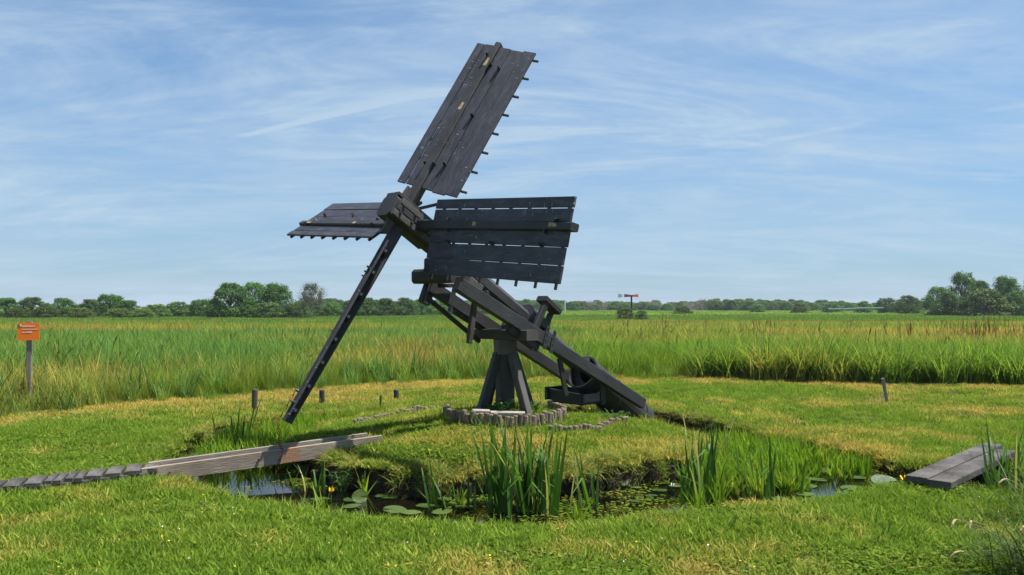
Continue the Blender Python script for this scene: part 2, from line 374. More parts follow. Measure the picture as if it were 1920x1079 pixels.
def scatter(name, protos, P, rotz, scale, idx, dry, kind='stuff', tilt=None):
    n = len(P)
    me = bpy.data.meshes.new(name); me.vertices.add(n); me.vertices.foreach_set('co', np.asarray(P, np.float32).ravel())
    rot = np.zeros((n, 3), np.float32); rot[:, 2] = rotz
    if tilt is not None: rot[:, 0] = tilt[:, 0]; rot[:, 1] = tilt[:, 1]
    sc = np.asarray(scale, np.float32)
    if sc.ndim == 1: sc = np.repeat(sc[:, None], 3, 1)
    for nm, ty, d in (('rot', 'FLOAT_VECTOR', rot), ('scl', 'FLOAT_VECTOR', sc)):
        a = me.attributes.new(nm, ty, 'POINT'); a.data.foreach_set('vector', np.ascontiguousarray(d, np.float32).ravel())
    a = me.attributes.new('pick', 'INT', 'POINT'); a.data.foreach_set('value', np.asarray(idx, np.int32))
    a = me.attributes.new('dry', 'FLOAT', 'POINT'); a.data.foreach_set('value', np.asarray(dry, np.float32))
    a = me.attributes.new('rnd', 'FLOAT', 'POINT'); a.data.foreach_set('value', rng.random(n).astype(np.float32))
    me.update()
    o = link(name, me)
    ng = bpy.data.node_groups.new(name + '_nodes', 'GeometryNodeTree')
    ng.interface.new_socket('Geometry', in_out='INPUT', socket_type='NodeSocketGeometry')
    ng.interface.new_socket('Geometry', in_out='OUTPUT', socket_type='NodeSocketGeometry')
    N = ng.nodes; l = ng.links
    gi = N.new('NodeGroupInput'); go = N.new('NodeGroupOutput'); ip = N.new('GeometryNodeInstanceOnPoints'); ci = N.new('GeometryNodeCollectionInfo')
    ci.inputs['Collection'].default_value = proto_collection(name + '_kinds', protos)
    ci.inputs['Separate Children'].default_value = True; ci.inputs['Reset Children'].default_value = True
    def attr(nm, ty):
        x = N.new('GeometryNodeInputNamedAttribute'); x.data_type = ty; x.inputs['Name'].default_value = nm; return x.outputs['Attribute']
    l.new(gi.outputs[0], ip.inputs['Points']); l.new(ci.outputs[0], ip.inputs['Instance']); ip.inputs['Pick Instance'].default_value = True
    l.new(attr('pick', 'INT'), ip.inputs['Instance Index']); l.new(attr('rot', 'FLOAT_VECTOR'), ip.inputs['Rotation']); l.new(attr('scl', 'FLOAT_VECTOR'), ip.inputs['Scale'])
    l.new(ip.outputs[0], go.inputs[0])
    md = o.modifiers.new('scatter', 'NODES'); md.node_group = ng
    return o
def sample(n, y0, y1, side=2.2, power=1.0):
    """n points spread evenly over the visible wedge between two distances"""
    y = np.sqrt(rng.random(n) * ((y1 + 1) ** 2 - (y0 + 1) ** 2) + (y0 + 1) ** 2) - 1
    x = (rng.random(n) * 2 - 1) * (.63 * y + side)
    return x, y

LAWN = foliage('lawn_grass', (.102, .198, .026), (.178, .250, .034), (.40, .31, .09), .40)
LONG = foliage('long_grass', (.112, .190, .024), (.170, .240, .030), (.34, .275, .10), .45)
REEDB = foliage('blue_reed_leaf', (.100, .205, .066), (.150, .265, .066), (.36, .27, .07), .45)
REED = foliage('reed_leaf', (.105, .205, .040), (.170, .265, .048), (.38, .29, .09), .45)
WSOL = foliage('water_soldier_leaf', (.11, .22, .018), (.16, .26, .025), (.28, .22, .06), .45)

def lawn():
    A = [tuft('a%d' % i, 38, .10, (.035, .085), (.007, .014), (.3, 1.25), (.1, .7), LAWN, 2) for i in range(4)]
    B = [tuft('b%d' % i, 30, .09, (.05, .13), (.006, .013), (.25, 1.1), (.3, 1.2), LAWN, 3) for i in range(3)]
    def weeds(i):                                        # clover and plantain rosettes in the turf
        v = []; f = []; col = []
        for k in range(22):
            t = random.uniform(0, 6.283); r = .09 * math.sqrt(random.random()); p = Vector((r * math.cos(t), r * math.sin(t), random.uniform(.012, .04))); az = random.uniform(0, 6.283)
            d = Vector((math.cos(az), math.sin(az), random.uniform(-.1, .5))).normalized(); sd = d.cross(Vector((0, 0, 1))).normalized(); q = random.uniform(.014, .034); b0 = len(v)
            v += [p, p + d * q * .5 + sd * q * .38, p + d * q, p + d * q * .5 - sd * q * .38]; f.append((b0, b0 + 1, b0 + 2, b0 + 3)); col += [random.uniform(0, .5)] * 4
        me = mesh('weeds%d' % i, v, f, LAWN); at = me.attributes.new('blade', 'FLOAT', 'POINT'); at.data.foreach_set('value', col); return me
    def clip(i):                                         # mown clippings lying on the turf
        me = tuft('clip%d' % i, 9, .10, (.04, .09), (.003, .006), (1.2, 1.5), (-.1, .2), LAWN, 2); me.transform(Matrix.Translation((0, 0, .032)))
        me.attributes['blade'].data.foreach_set('value', [1.7] * len(me.vertices)); return me
    C = [weeds(0), weeds(1)]; Dp = [clip(0), clip(1)]
    x1, y1 = sample(44000, 4.0, 11.5); x2, y2 = sample(36000, 11.5, 21.5)
    x = np.concatenate([x1, x2]); y = np.concatenate([y1, y2])
    r, ri, ro = ring(x, y); ins = np.maximum(np.minimum(r - ri, ro - r), inlet(x, y)); t = field_t(x, y)
    ok = (ins < np.where(r < ri + .5, -.015, .01)) & (t < .6); x, y, r, ins, t, ri = x[ok], y[ok], r[ok], ins[ok], t[ok], ri[ok]
    z = ground(x, y)
    big = fbm(x * .55, y * .55, 31, 4); sm = fbm(x * 2.6, y * 2.6, 41, 3)
    dry = -.02 + 1.3 * (big - .46) + 1.0 * (sm - .5)
    dry += np.where(r < ri + .3, .15, 0) + .14 * sstep(-.45, 0, ins) + .55 * sstep(1.6, .6, -t) * sstep(.2, .5, vnoise(x * .9, y * .9, 51)) + .10 * sstep(10, 13, y)
    dry += np.where((y < 9) & (r > ri + .6), -.15, 0)
    dry += .55 * np.exp(-((x - 4.05) ** 2 / .22 + (y - 9.75) ** 2 / .10)) + .4 * np.exp(-((x - 2.5) ** 2 / .10 + (y - 14.2) ** 2 / .15)) + .4 * np.exp(-((x + 3.3) ** 2 / .2 + (y - 12.6) ** 2 / .1))
    # worn bare patches
    bare = (vnoise(x * 1.7, y * 1.7, 61) > .80) & (vnoise(x * 6, y * 6, 62) > .35)
    dry = np.where(bare, dry + .35, dry); keep = ~bare | (rng.random(len(x)) < .45)
    x, y, z, dry, ins, sm = x[keep], y[keep], z[keep], dry[keep], ins[keep], sm[keep]
    n = len(x); lush = fbm(x * 1.5, y * 1.5, 71, 3)
    idx = np.where(rng.random(n) < .12 + .9 * np.clip(lush - .5, 0, 1) + .25 * sstep(-.3, 0, ins), rng.integers(4, 7, n), rng.integers(0, 4, n))
    wd = (vnoise(x * 1.3, y * 1.3, 73) > .62) & (rng.random(n) < .45); idx = np.where(wd, rng.integers(7, 9, n), idx)
    cl = rng.random(n) < .008 + .05 * np.clip(dry, 0, 1); idx = np.where(cl, rng.integers(9, 11, n), idx)
    o = scatter('lawn_grass', A + B + C + Dp, np.stack([x, y, z], 1), rng.random(n) * 6.283, .75 + .6 * rng.random(n), idx, np.clip(dry, 0, 1))
    tag(o, 'short mown grass covering the lawn and the island', 'grass', kind='stuff')
lawn()

def bank_grass():
    K = [tuft('k%d' % i, 40, .10, (.12, .30), (.004, .009), (.3, 1.2), (.8, 2.0), LONG, 4) for i in range(4)]
    x, y = sample(60000, 6.0, 15.5, 1.0)
    r, ri, ro = ring(x, y); ins = np.maximum(np.minimum(r - ri, ro - r), inlet(x, y))
    front = (y < 8.3) & (r > ri + .6) & (x < 3.4)
    patch = sstep(.42, .66, fbm(x * 2.4, y * 2.4, 17, 2))
    ok = (ins > -.14) & (ins < np.where(r < ri + .5, .010 + .035 * patch, .02)) & ((rng.random(len(x)) < np.where(front, .12, .85)))
    x, y, r, ins, ri = x[ok], y[ok], r[ok], ins[ok], ri[ok]
    bd = np.hypot(x + 1.40, y - 9.28); ok = (bd > .42); x, y, r, ins, ri = x[ok], y[ok], r[ok], ins[ok], ri[ok]
    z = ground(x, y) ; n = len(x)
    dry = .04 + .8 * fbm(x * 1.2, y * 1.2, 81, 3) - .2 + np.where(r < ri + .4, .08, .12)
    # lean the tufts towards the water
    th = np.arctan2(y - CY, x - CX); sgn = np.where(r < ri + .5, 1, -1)
    sc = (.45 + .5 * rng.random(n)) * np.where((r < ri + .5), .45 + .5 * sstep(.42, .66, fbm(x * 2.4, y * 2.4, 17, 2)), .62)
    tl = np.stack([-np.sin(th) * sgn * .55, np.cos(th) * sgn * .55], 1)
    rz = np.zeros(n)
    o = scatter('bank_grass', K, np.stack([x, y, z], 1), rz, sc, rng.integers(0, 4, n), np.clip(dry, 0, 1), tilt=tl)
    tag(o, 'long yellowing grass hanging over the banks of the ditch', 'grass', kind='stuff')
bank_grass()

def field():
    D = [tuft('d%d' % i, 30, .13, (.34, .66), (.005, .010), (.05, .6), (.2, 1.1), LONG, 3) for i in range(3)]           # fine meadow grass
    E = [tuft('e%d' % i, 22, .16, (.50, .98), (.012, .026), (.05, .6), (.3, 1.3), REED, 4) for i in range(4)]            # reed and sedge
    F = [tuft('f%d' % i, 42, .45, (.45, .95), (.02, .045), (.05, .6), (.3, 1.1), REED, 3) for i in range(3)]             # reed farther off
    Gm = [tuft('g%d' % i, 60, 1.3, (.25, .55), (.05, .12), (.02, .5), (.1, .6), REED, 2) for i in range(3)]               # far meadow
    E2 = [tuft('h%d' % i, 22, .16, (.50, .98), (.012, .026), (.05, .5), (.2, 1.0), REEDB, 4) for i in range(3)]
    F2 = [tuft('i%d' % i, 42, .45, (.45, .95), (.02, .045), (.05, .5), (.2, 1.0), REEDB, 3) for i in range(3)]
    def plume(i):                                        # dead stalks with seed heads
        b = MB(); v = []
        for k in range(4):
            a = random.gauss(0, .10); c = random.gauss(0, .10); h = random.uniform(.55, .95); x0 = random.gauss(0, .12); y0 = random.gauss(0, .12)
            b.tube([(x0, y0, 0), (x0 + a * .5, y0 + c * .5, h * .6), (x0 + a, y0 + c, h * .84), (x0 + a * 1.4, y0 + c * 1.4, h * .93), (x0 + a * 1.7, y0 + c * 1.7, h)], [.004, .003, .006, .012, .002], 4, False)
        me = mesh('plume%d' % i, b.v, b.f, LONG); at = me.attributes.new('blade', 'FLOAT', 'POINT'); at.data.foreach_set('value', [random.uniform(.75, 1.05)] * len(b.v)); return me
    PL = [plume(i) for i in range(3)]
    xs = []; ys = []
    for n, a, b, s in ((36000, 8, 30, 2.5), (18000, 30, 62, 3), (20000, 62, 170, 4), (12000, 170, 520, 6)):
        x, y = sample(n, a, b, s); xs.append(x); ys.append(y)
    x = np.concatenate(xs); y = np.concatenate(ys); t = field_t(x, y)
    ok = t > -.35 + .8 * fbm(x * 1.5, y * 1.5, 90, 3); x, y, t = x[ok], y[ok], t[ok]; n = len(x)
    z = ground(x, y) - .02
    u = rng.random(n)
    band = fbm(x * .045 + 3, y * .16, 91, 4); fine = fbm(x * .35, y * .6, 95, 3)
    left = sstep(1.5, -2.5, x / np.maximum(y, 1) * 18)             # how far to the left of the mill
    rightreed = (x > 3.9 + .5 * vnoise(y, x * 0, 3)) & (t < 6.5)
    meadow = ((t < 3.6 + 2.2 * (fine - .5) + 1.2 * left) & ~rightreed) | ((t > 6.5) & (t < 11) & (x > 2) & (fine > .44))
    idx = np.where(y < 30, np.where(meadow & (u < .85), rng.integers(0, 3, n), rng.integers(3, 7, n)), rng.integers(7, 10, n))
    idx = np.where(y > 62 + 20 * (u - .5), rng.integers(10, 13, n), idx)
    cool = (x / np.maximum(y, 1) < .08 + .3 * (fine - .5)) & (y < 44) & (rng.random(n) < .8)
    dry = .12 + 1.6 * (band - .5) + .9 * (fine - .5)
    dry = np.where((y < 30) & meadow, .27 + 1.0 * (fine - .5) + .18 * left * sstep(.4, 2.0, t), dry)
    idx = np.where(cool & (idx >= 3) & (idx < 7), rng.integers(13, 16, n), idx); idx = np.where(cool & (idx >= 7) & (idx < 10), rng.integers(16, 19, n), idx)
    dry = np.where(rightreed, .20 + .9 * (fine - .5) + .3 * sstep(4, 6.5, t), dry)
    dry = np.where((idx >= 3) & (idx < 10) & (x / np.maximum(y, 1) < .05), dry - .20, dry)
    brown = ((y > 36) & (y < 44) & (band > .40)) | ((y > 84) & (y < 104) & (x > -2))
    dry = np.where(brown, dry + .42, dry); dry = np.where((y > 110), dry - .25, dry); dry = np.where((x > .30 * y) & (t > 5) & (y < 40), dry + .22, dry)
    sc = (.8 + .35 * rng.random(n)) * np.where(rightreed, 1.12, 1.0) * (.88 + .3 * fine)
    sc = np.where((idx < 3), sc * (.72 + .5 * sstep(0, 1.6, t)), sc)
    sc = np.where((t < .9) & ~rightreed, sc * (.45 + .5 * np.clip(t, 0, 1)), sc)
    sc = np.where((idx < 3) & (x < 2), sc * .80, sc)
    sc = np.where((np.abs(x + 8.02 / 14.2 * y) < .35) & (y < 14.3) & (y > 9), sc * .45, sc)          # trodden strip before the sign
    sc = np.where(y > 170, sc * 1.9, sc)
    sc3 = np.stack([sc * np.where(y > 170, 1.6, 1), sc * np.where(y > 170, 1.6, 1), sc * np.where(y > 170, .55, 1)], 1)
    pl = (rng.random(n) < .010 + .035 * (fine > .58)) & (y < 62) & (t > .5); idx = np.where(pl, rng.integers(19, 22, n), idx)
    o = scatter('reed_field', D + E + F + Gm + E2 + F2 + PL, np.stack([x, y, z], 1), rng.random(n) * 6.283, sc3, idx, np.clip(dry, 0, 1))
    tag(o, 'wide field of tall reeds and meadow grass behind the lawn', 'reeds', kind='stuff')
field()

def water_plants():
    Wp = []
    for i in range(4):
        sp = []
        for k in range(20):
            sp.append((random.gauss(0, .025), random.gauss(0, .025), -.03, random.uniform(0, 6.283), random.uniform(.20, .44), random.uniform(.014, .026), random.uniform(.05, .75), random.uniform(0, .5)))
        Wp.append(blades_mesh('w%d' % i, sp, WSOL, 3))
    def put(name, label, n, test):
        x = rng.uniform(-4.6, 5.0, n); y = rng.uniform(6.4, 14.5, n)
        r, ri, ro = ring(x, y); ins = np.minimum(r - ri, ro - r); ok = (ins > .06) & test(x, y, ins); x, y = x[ok], y[ok]; m = len(x)
        o = scatter(name, Wp, np.stack([x, y, np.full(m, WATER + .01)], 1), rng.random(m) * 6.283, .50 + .42 * rng.random(m), rng.integers(0, 4, m), np.clip(.05 + .5 * (fbm(x * 2, y * 2, 7, 3) - .4), 0, 1))
        tag(o, label, 'water plants', kind='stuff')
    put('water_soldier_plants', 'dense spiky bright green water plants filling the left arm of the ditch', 4200, lambda x, y, i: (x < -1.5) & (y > 9.35 + .5 * (x + 2.5)) & (np.interp(np.arctan2(y - CY, x - CX), _ang, _ro) - np.hypot(x - CX, y - CY) > .38) & (vnoise(x * 2, y * 2, 4) > .1))
    put('water_soldier_plants', 'dense spiky bright green water plants filling the right arm of the ditch', 5200, lambda x, y, i: (x > 1.7) & (y > 7.65) & (y < 11.2) & ((np.interp(np.arctan2(y - CY, x - CX), _ang, _ro) - np.hypot(x - CX, y - CY) > .34) | (y < 8.6)) & (vnoise(x * 1.8, y * 1.8, 14) > .27 + .5 * sstep(8.5, 7.7, y)) & ~((x > 2.9) & (y < 8.75)))
    put('water_soldier_plants', 'few small spiky plants in the dark water in front of the island', 420, lambda x, y, i: (np.abs(x) < 1.7) & (y < 8.2) & (vnoise(x * 1.6, y * 1.6, 24) > .66))
water_plants()
def duckweed():
    def flake(i):
        b = MB()
        for k in range(9):
            x, y, r = random.gauss(0, .05), random.gauss(0, .05), random.uniform(.005, .014); n = 6
            b.poly([(x + r * math.cos(6.283 * q / n), y + r * math.sin(6.283 * q / n), .004 + .0006 * k) for q in range(n)])
        me = mesh('flake%d' % i, b.v, b.f, WSOL); at = me.attributes.new('blade', 'FLOAT', 'POINT'); at.data.foreach_set('value', [random.uniform(.1, 1.2)] * len(b.v)); return me
    n = 5200; x = rng.uniform(-4.4, 5, n); y = rng.uniform(6.4, 12, n); r, ri, ro = ring(x, y); ins = np.minimum(r - ri, ro - r)
    ok = (ins > .05) & (fbm(x * 1.7, y * 1.7, 57, 3) + .25 * sstep(.45, .1, ins) > .655); x, y = x[ok], y[ok]; n = len(x)
    o = scatter('duckweed', [flake(i) for i in range(4)], np.stack([x, y, np.full(n, WATER)], 1), rng.random(n) * 6.28, .7 + .8 * rng.random(n), rng.integers(0, 4, n), np.clip(.35 * rng.random(n) + .2, 0, 1))
    tag(o, 'specks of duckweed and leaf litter floating on the ditch water', 'duckweed', kind='stuff')
duckweed()

# ------------------------------------------------------------------ the mill
HUB = Vector((-1.175, 9.42, 2.593)); TH, PH, RHO = R(30.85), R(44.6), R(5.15)
c_, s_ = math.cos(PH), math.sin(PH)
E1 = Vector((c_, s_, 0)); HH = Vector((s_, -c_, 0))
AX = Vector((-c_ * math.cos(TH), -s_ * math.cos(TH), math.sin(TH)))       # points from the foot up to the sails
VV = Vector((c_ * math.sin(TH), s_ * math.sin(TH), math.cos(TH)))
V2 = VV * math.cos(RHO) + HH * math.sin(RHO); H2 = HH * math.cos(RHO) - VV * math.sin(RHO)
def Q(k, w, z): return Vector((HUB.x, HUB.y, 0)) + E1 * k + HH * w + Vector((0, 0, z))
def A(u): return HUB - AX * u
mill = empty('windmill', (CX, CY, gz(CX, CY)))
tag(mill, 'black tarred wooden tilted windmill with four boarded sails on a braced post', 'windmill')
def part(name, m, fn, parent=mill, smooth=False):
    b = MB(); fn(b); return b.build(name, m, parent, None, smooth)

# axle with its head
part('axle', TARB, lambda b: b.beam(A(.25), A(3.3), HH, .25, .25, .19, .19, .29))
head = part('axle_head', TARB, lambda b: b.beam(A(-.30), A(.36), HH, .25, .27, None, None, .18))
for w0, w1, th in ((.125, .155, 0),):
    for q, (lo, hi) in enumerate(((-.115, -.045), (-.035, .035), (.045, .115))):
        part('cheek_plank', TARW if q != 1 else TARB, lambda b: b.beam(A(-.285 + .02 * q) + HH * .142 + VV * (lo + hi) / 2, A(.30) + HH * .142 + VV * (lo + hi) / 2, HH, .045, hi - lo, None, None, .12), head)
for q, (lo, hi) in enumerate(((-.11, -.005), (.005, .11))):
    part('cheek_plank', TARB, lambda b: b.beam(A(-.295) + VV * .152 + HH * (lo + hi) / 2, A(.25) + VV * .152 + HH * (lo + hi) / 2, HH, hi - lo, .04, None, None, .12), head)
for u in (-.20, -.02):
    for q in (-.05, .045):
        part('bolt', IRON, lambda b: b.tube([A(u) + HH * .155 + VV * q, A(u) + HH * .185 + VV * q], .016, 6), head)

# sails: local x along the spar, y towards the broad side, z towards the back
BETA = R(22)
def sail_pieces():
    b = MB(); b.beam((0, 0, .035), (1.0, 0, .035), (0, 1, 0), .115, .15, .10, .135, .13); b.beam((1.0, 0, .035), (2.505, 0, .025), (0, 1, 0), .10, .135, .075, .105, .13)
    spar = mesh('spar', b.v, b.f, TARB)
    rows = ((-.280, -.180), (-.171, -.048), (.046, .185), (.195, .357), (.362, .525))
    boards = []
    for i, (y0, y1) in enumerate(rows):
        b = MB(); w = random.uniform(-.004, .004); e = random.uniform(-.006, .006)
        b.beam((.40 + e, (y0 + y1) / 2, .012 + w), (2.455 + e, (y0 + y1) / 2 + .001, .012), (0, 1, 0), y1 - y0, .024, None, None, .1)
        boards.append(mesh('board', b.v, b.f, TAR))
    b = MB(); b.beam((0, -.284, 0), (0, .578, 0), (1, 0, 0), .032, .030, .024, .024, .15)
    rung = mesh('crossbar', b.v, b.f, TARB)
    b = MB(); b.beam((0, 0, .03), (0, 0, -.045), (1, 0, 0), .018, .045, .012, .03); cleat = mesh('cleat', b.v, b.f, IRON)
    return spar, boards, rung, cleat
spar, boards, rung, cleat = sail_pieces()
SAILS = {}
for nm, d, cw, off, lab in (('up', V2, H2, .08, 25), ('right', H2, -V2, -.08, 21), ('down', -V2, -H2, .08, 29), ('left', -H2, V2, -.08, 25)):
    BETA = R(lab); y = cw * math.cos(BETA) - AX * math.sin(BETA); z = d.cross(y)
    M = Matrix((d, y, z)).transposed().to_4x4(); M.translation = HUB + AX * off - Vector(mill.location)
    sa = link('sail', spar, mill); sa.matrix_basis = M
    for bd in boards:
        o = link('board', bd, sa, (random.gauss(0, .007), random.gauss(0, .0012), random.gauss(0, .002))); o.rotation_euler = (random.gauss(0, .012), 0, random.gauss(0, .0012))
    for i in range(8): link('crossbar', rung, sa, (.51 + i * .268, 0, .0405))
    for px_, py_ in ((.72, .055), (2.18, .055), (.75, .179), (1.45, .179), (2.15, .179), (2.3, -.052), (.7, -.052)):
        o = link('cleat', cleat, sa, (px_, py_, -.01)); o.rotation_euler = (0, random.uniform(-.3, .3), random.uniform(-.5, .5))
    for px_, ln in ((1.48, .14), (2.14, .12)) if nm in ('up',) else ((1.12, .13), (2.22, .10)):
        b = MB(); b.beam((px_, -.012, -.032 + .002 * px_), (px_ + ln, -.006, -.030 + .002 * px_), (0, 1, 0), .045, .006, .03); link('bare_patch', mesh('bare_patch', b.v, b.f, BARE), sa)
    SAILS[nm] = sa
part('peg', TARW, lambda b: b.beam(A(.02) + H2 * .05 + V2 * .17, A(.20) + HH * .20 + VV * .36, HH, .035, .035))
# wedges where the stocks pass the head
for d in (V2, -V2): part('wedge', TARW, lambda b: b.beam(A(-.20) + d * .14 + HH * .07, A(-.20) + d * .30 + HH * .065, HH, .03, .10, .02, .06))

# tilted frame
def nb(k): return 2.115 - .47 * k           # centre height of the near beam
def fb(k): return 2.185 - .497 * k
near = part('frame_beam', TARB, lambda b: b.beam(Q(.46, .33, nb(.46)), Q(3.88, .33, nb(3.88)), HH, .10, .158, .09, .14, .06))
far_ = part('frame_beam', TARB, lambda b: b.beam(Q(.60, -.33, fb(.60)), Q(3.9, -.33, fb(3.9)), HH, .10, .15, .09, .135, .06))
part('head_crossbeam', TARB, lambda b: b.beam(Q(.52, -.46, 1.995), Q(.52, .25, 1.995), Vector((0, 0, 1)), .17, .16, None, None, .2))
part('neck_block', TARB, lambda b: b.beam(Q(.50, -.2, 2.12), Q(.50, .2, 2.12), Vector((0, 0, 1)), .16, .16, None, None, .1))
part('strut', TARB, lambda b: b.beam(Q(.70, -.36, 2.03), Q(.545, -.36, 1.68), HH, .09, .14, .09, .13, .08))
part('strut', TARB, lambda b: b.beam(Q(.98, -.30, 1.90), Q(.90, -.30, 1.585), HH, .035, .05))
part('bracket', TARB, lambda b: b.beam(Q(.66, -.22, 1.89), Q(.92, -.22, 1.895), HH, .05, .05))
part('brake_rod', TARB, lambda b: b.beam(Q(.55, -.36, 1.775), Q(1.43, -.36, 1.205), HH, .045, .05))
def hanger(b):
    b.beam(Q(1.045, -.02, 1.70), Q(.985, -.02, 1.36), HH, .05, .062, .06, .075); b.beam(Q(.985, -.02, 1.36), Q(.955, -.02, 1.205), HH, .06, .075, .05, .06)
part('hanging_board', TARW, hanger)
part('cleat_block', TARB, lambda b: b.beam(Q(1.30, .30, nb(1.30) - .12), Q(1.78, .30, nb(1.78) - .125), HH, .09, .10, .09, .13, .1))
part('underblock', TARB, lambda b: b.beam(Q(1.0, -.33, fb(1.0) - .10), Q(1.42, -.33, fb(1.42) - .10), HH, .07, .07))
part('top_block', TARW, lambda b: b.beam(Q(.66, .27, nb(.66) + .15), Q(.86, .27, nb(.86) + .13), HH, .10, .09))
part('top_cleat', TARB, lambda b: b.beam(Q(.90, .34, nb(.9) + .13), Q(.93, .34, nb(.93) - .04), HH, .05, .05))
for k in (1.55, 1.72):
    part('bolt', IRON, lambda b: b.tube([Q(k, .33, nb(k) - .05), Q(k - .05, .33, nb(k) - .19)], .018, 6))
# iron straps with bolts on the near beam
for k in (1.84, 1.96):
    st = part('iron_strap', IRON, lambda b: b.beam(Q(k - .025, .389, nb(k) - .125), Q(k + .06, .389, nb(k) + .15), HH, .008, .055))
    for t in (.12, .4, .65, .9):
        p = Q(k - .025, .389, nb(k) - .125).lerp(Q(k + .06, .389, nb(k) + .15), t)
        part('rivet', IRON, lambda b: b.tube([p, p + HH * .016], .011, 6), st)
# lower bearing trestle over the axle
part('upright', TARB, lambda b: b.beam(Q(1.70, .33, 1.36), Q(1.92, .33, 1.70), HH, .06, .085))
part('upright', TARB, lambda b: b.beam(Q(1.88, .26, 1.19), Q(2.07, .26, 1.55), HH, .06, .065))
part('bearing_cap', TARB, lambda b: b.beam(Q(1.88, .29, 1.745), Q(2.15, .29, 1.57), HH, .17, .07))
part('upright', TARB, lambda b: b.beam(Q(1.75, -.30, 1.30), Q(1.93, -.30, 1.60), HH, .06, .07))
part('iron_collar', IRON, lambda b: b.tube([A(2.13), A(2.19)], .20, 14))
part('iron_collar', IRON, lambda b: b.tube([A(2.33), A(2.37)], .17, 14))
part('bearing_block', TARB, lambda b: b.beam(A(2.26) - HH * .30, A(2.26) + HH * .30, VV, .10, .14))
# barrel of the water screw
def barrel(b, r0=.235, t=.02):
    n = 24; s0 = len(b.v)
    for u, r in ((3.46, r0), (4.98, r0 * .97), (4.98, r0 * .97 - t), (3.46, r0 - t)):
        for k in range(n):
            a = 2 * math.pi * k / n; b.v.append(A(u) + (HH * math.cos(a) + VV * math.sin(a)) * r - Vector((0, 0, .055)))
    for q in range(4):
        for k in range(n):
            j = (k + 1) % n; o = ((q + 1) % 4) * n; b.f.append((s0 + q * n + k, s0 + q * n + j, s0 + o + j, s0 + o + k))
bar = part('barrel', TARB, barrel)
for u in (3.50, 4.15, 4.8):
    def hoop(b):
        n = 24; s0 = len(b.v)
        for uu, r in ((u - .02, .236), (u - .02, .243), (u + .02, .243), (u + .02, .236)):
            for k in range(n):
                a = 2 * math.pi * k / n; b.v.append(A(uu) + (HH * math.cos(a) + VV * math.sin(a)) * r - Vector((0, 0, .055)))
        for q in range(3):
            for k in range(n):
                j = (k + 1) % n; b.f.append((s0 + q * n + k, s0 + q * n + j, s0 + (q + 1) * n + j, s0 + (q + 1) * n + k))
    part('hoop', IRON, hoop, bar)
def screw(b):
    n = 64; s0 = len(b.v)
    for k in range(n + 1):
        a = 2 * math.pi * k / 16; u = 3.3 + k * .03
        for r in (.09, .21): b.v.append(A(u) + (HH * math.cos(a) + VV * math.sin(a)) * r - Vector((0, 0, .055)))
    for k in range(n): b.f.append((s0 + 2 * k, s0 + 2 * k + 1, s0 + 2 * k + 3, s0 + 2 * k + 2))
part('water_screw', IRON, screw)
part('plank_strut', TARB, lambda b: b.beam(Q(2.50, .02, .97), Q(2.63, .02, .47), HH, .03, .075))
part('plank_strut', TARB, lambda b: b.beam(Q(3.02, .30, .80), Q(3.10, .26, .34), HH, .03, .09))
# wooden discharge trough under the barrel mouth
def trough(b):
    z = .36
    b.beam(Q(2.72, -.36, z + .10), Q(2.72, .22, z + .06), Vector((0, 0, 1)), .15, .03)
    b.beam(Q(3.08, -.36, z + .10), Q(3.08, .22, z + .06), Vector((0, 0, 1)), .15, .03)
    b.beam(Q(2.735, -.07, z - .0), Q(3.065, -.07, z - .0), HH, .58, .025)
tr = part('trough', TARB, trough)
part('trough_board', TARW, lambda b: b.beam(Q(2.72, .245, .44), Q(3.06, .245, .44), Vector((0, 0, 1)), .11, .03), tr)
part('trough_board', TARB, lambda b: b.beam(Q(2.66, -.38, .47), Q(3.1, -.38, .47), Vector((0, 0, 1)), .17, .03), tr)

# post with its braces and the turning beam
pz = gz(CX, CY)
post = part('post', TARB, lambda b: b.beam((CX, CY, pz - .2), (CX, CY, 1.16), Vector((1, .55, 0)), .205, .205, .195, .195, .2))
part('post_collar', TARW, lambda b: b.beam((CX, CY, 1.06), (CX, CY, 1.235), Vector((1, .25, 0)), .24, .24, None, None, .05), post)
part('pivot_pin', IRON, lambda b: b.tube([(CX, CY, 1.2), (CX, CY, 1.42)], .05, 10), post)
for dx, dy in ((-.31, -.20), (.29, -.33), (.34, .24), (-.27, .33)):
    gx, gy = CX + dx, CY + dy; zb = gz(gx, gy) - .06
    part('brace', TARW if dx > 0 and dy < 0 else TARB, lambda b: b.beam((gx, gy, zb), (CX + dx * .28, CY + dy * .28, 1.07), Vector((-dy, dx, 0)), .09, .11, .085, .10, .08))
part('turning_beam', TARW, lambda b: b.beam(Vector((CX, CY, 1.30)) - HH * .47, Vector((CX, CY, 1.30)) + HH * .47, Vector((0, 0, 1)), .125, .20, None, None, .06))

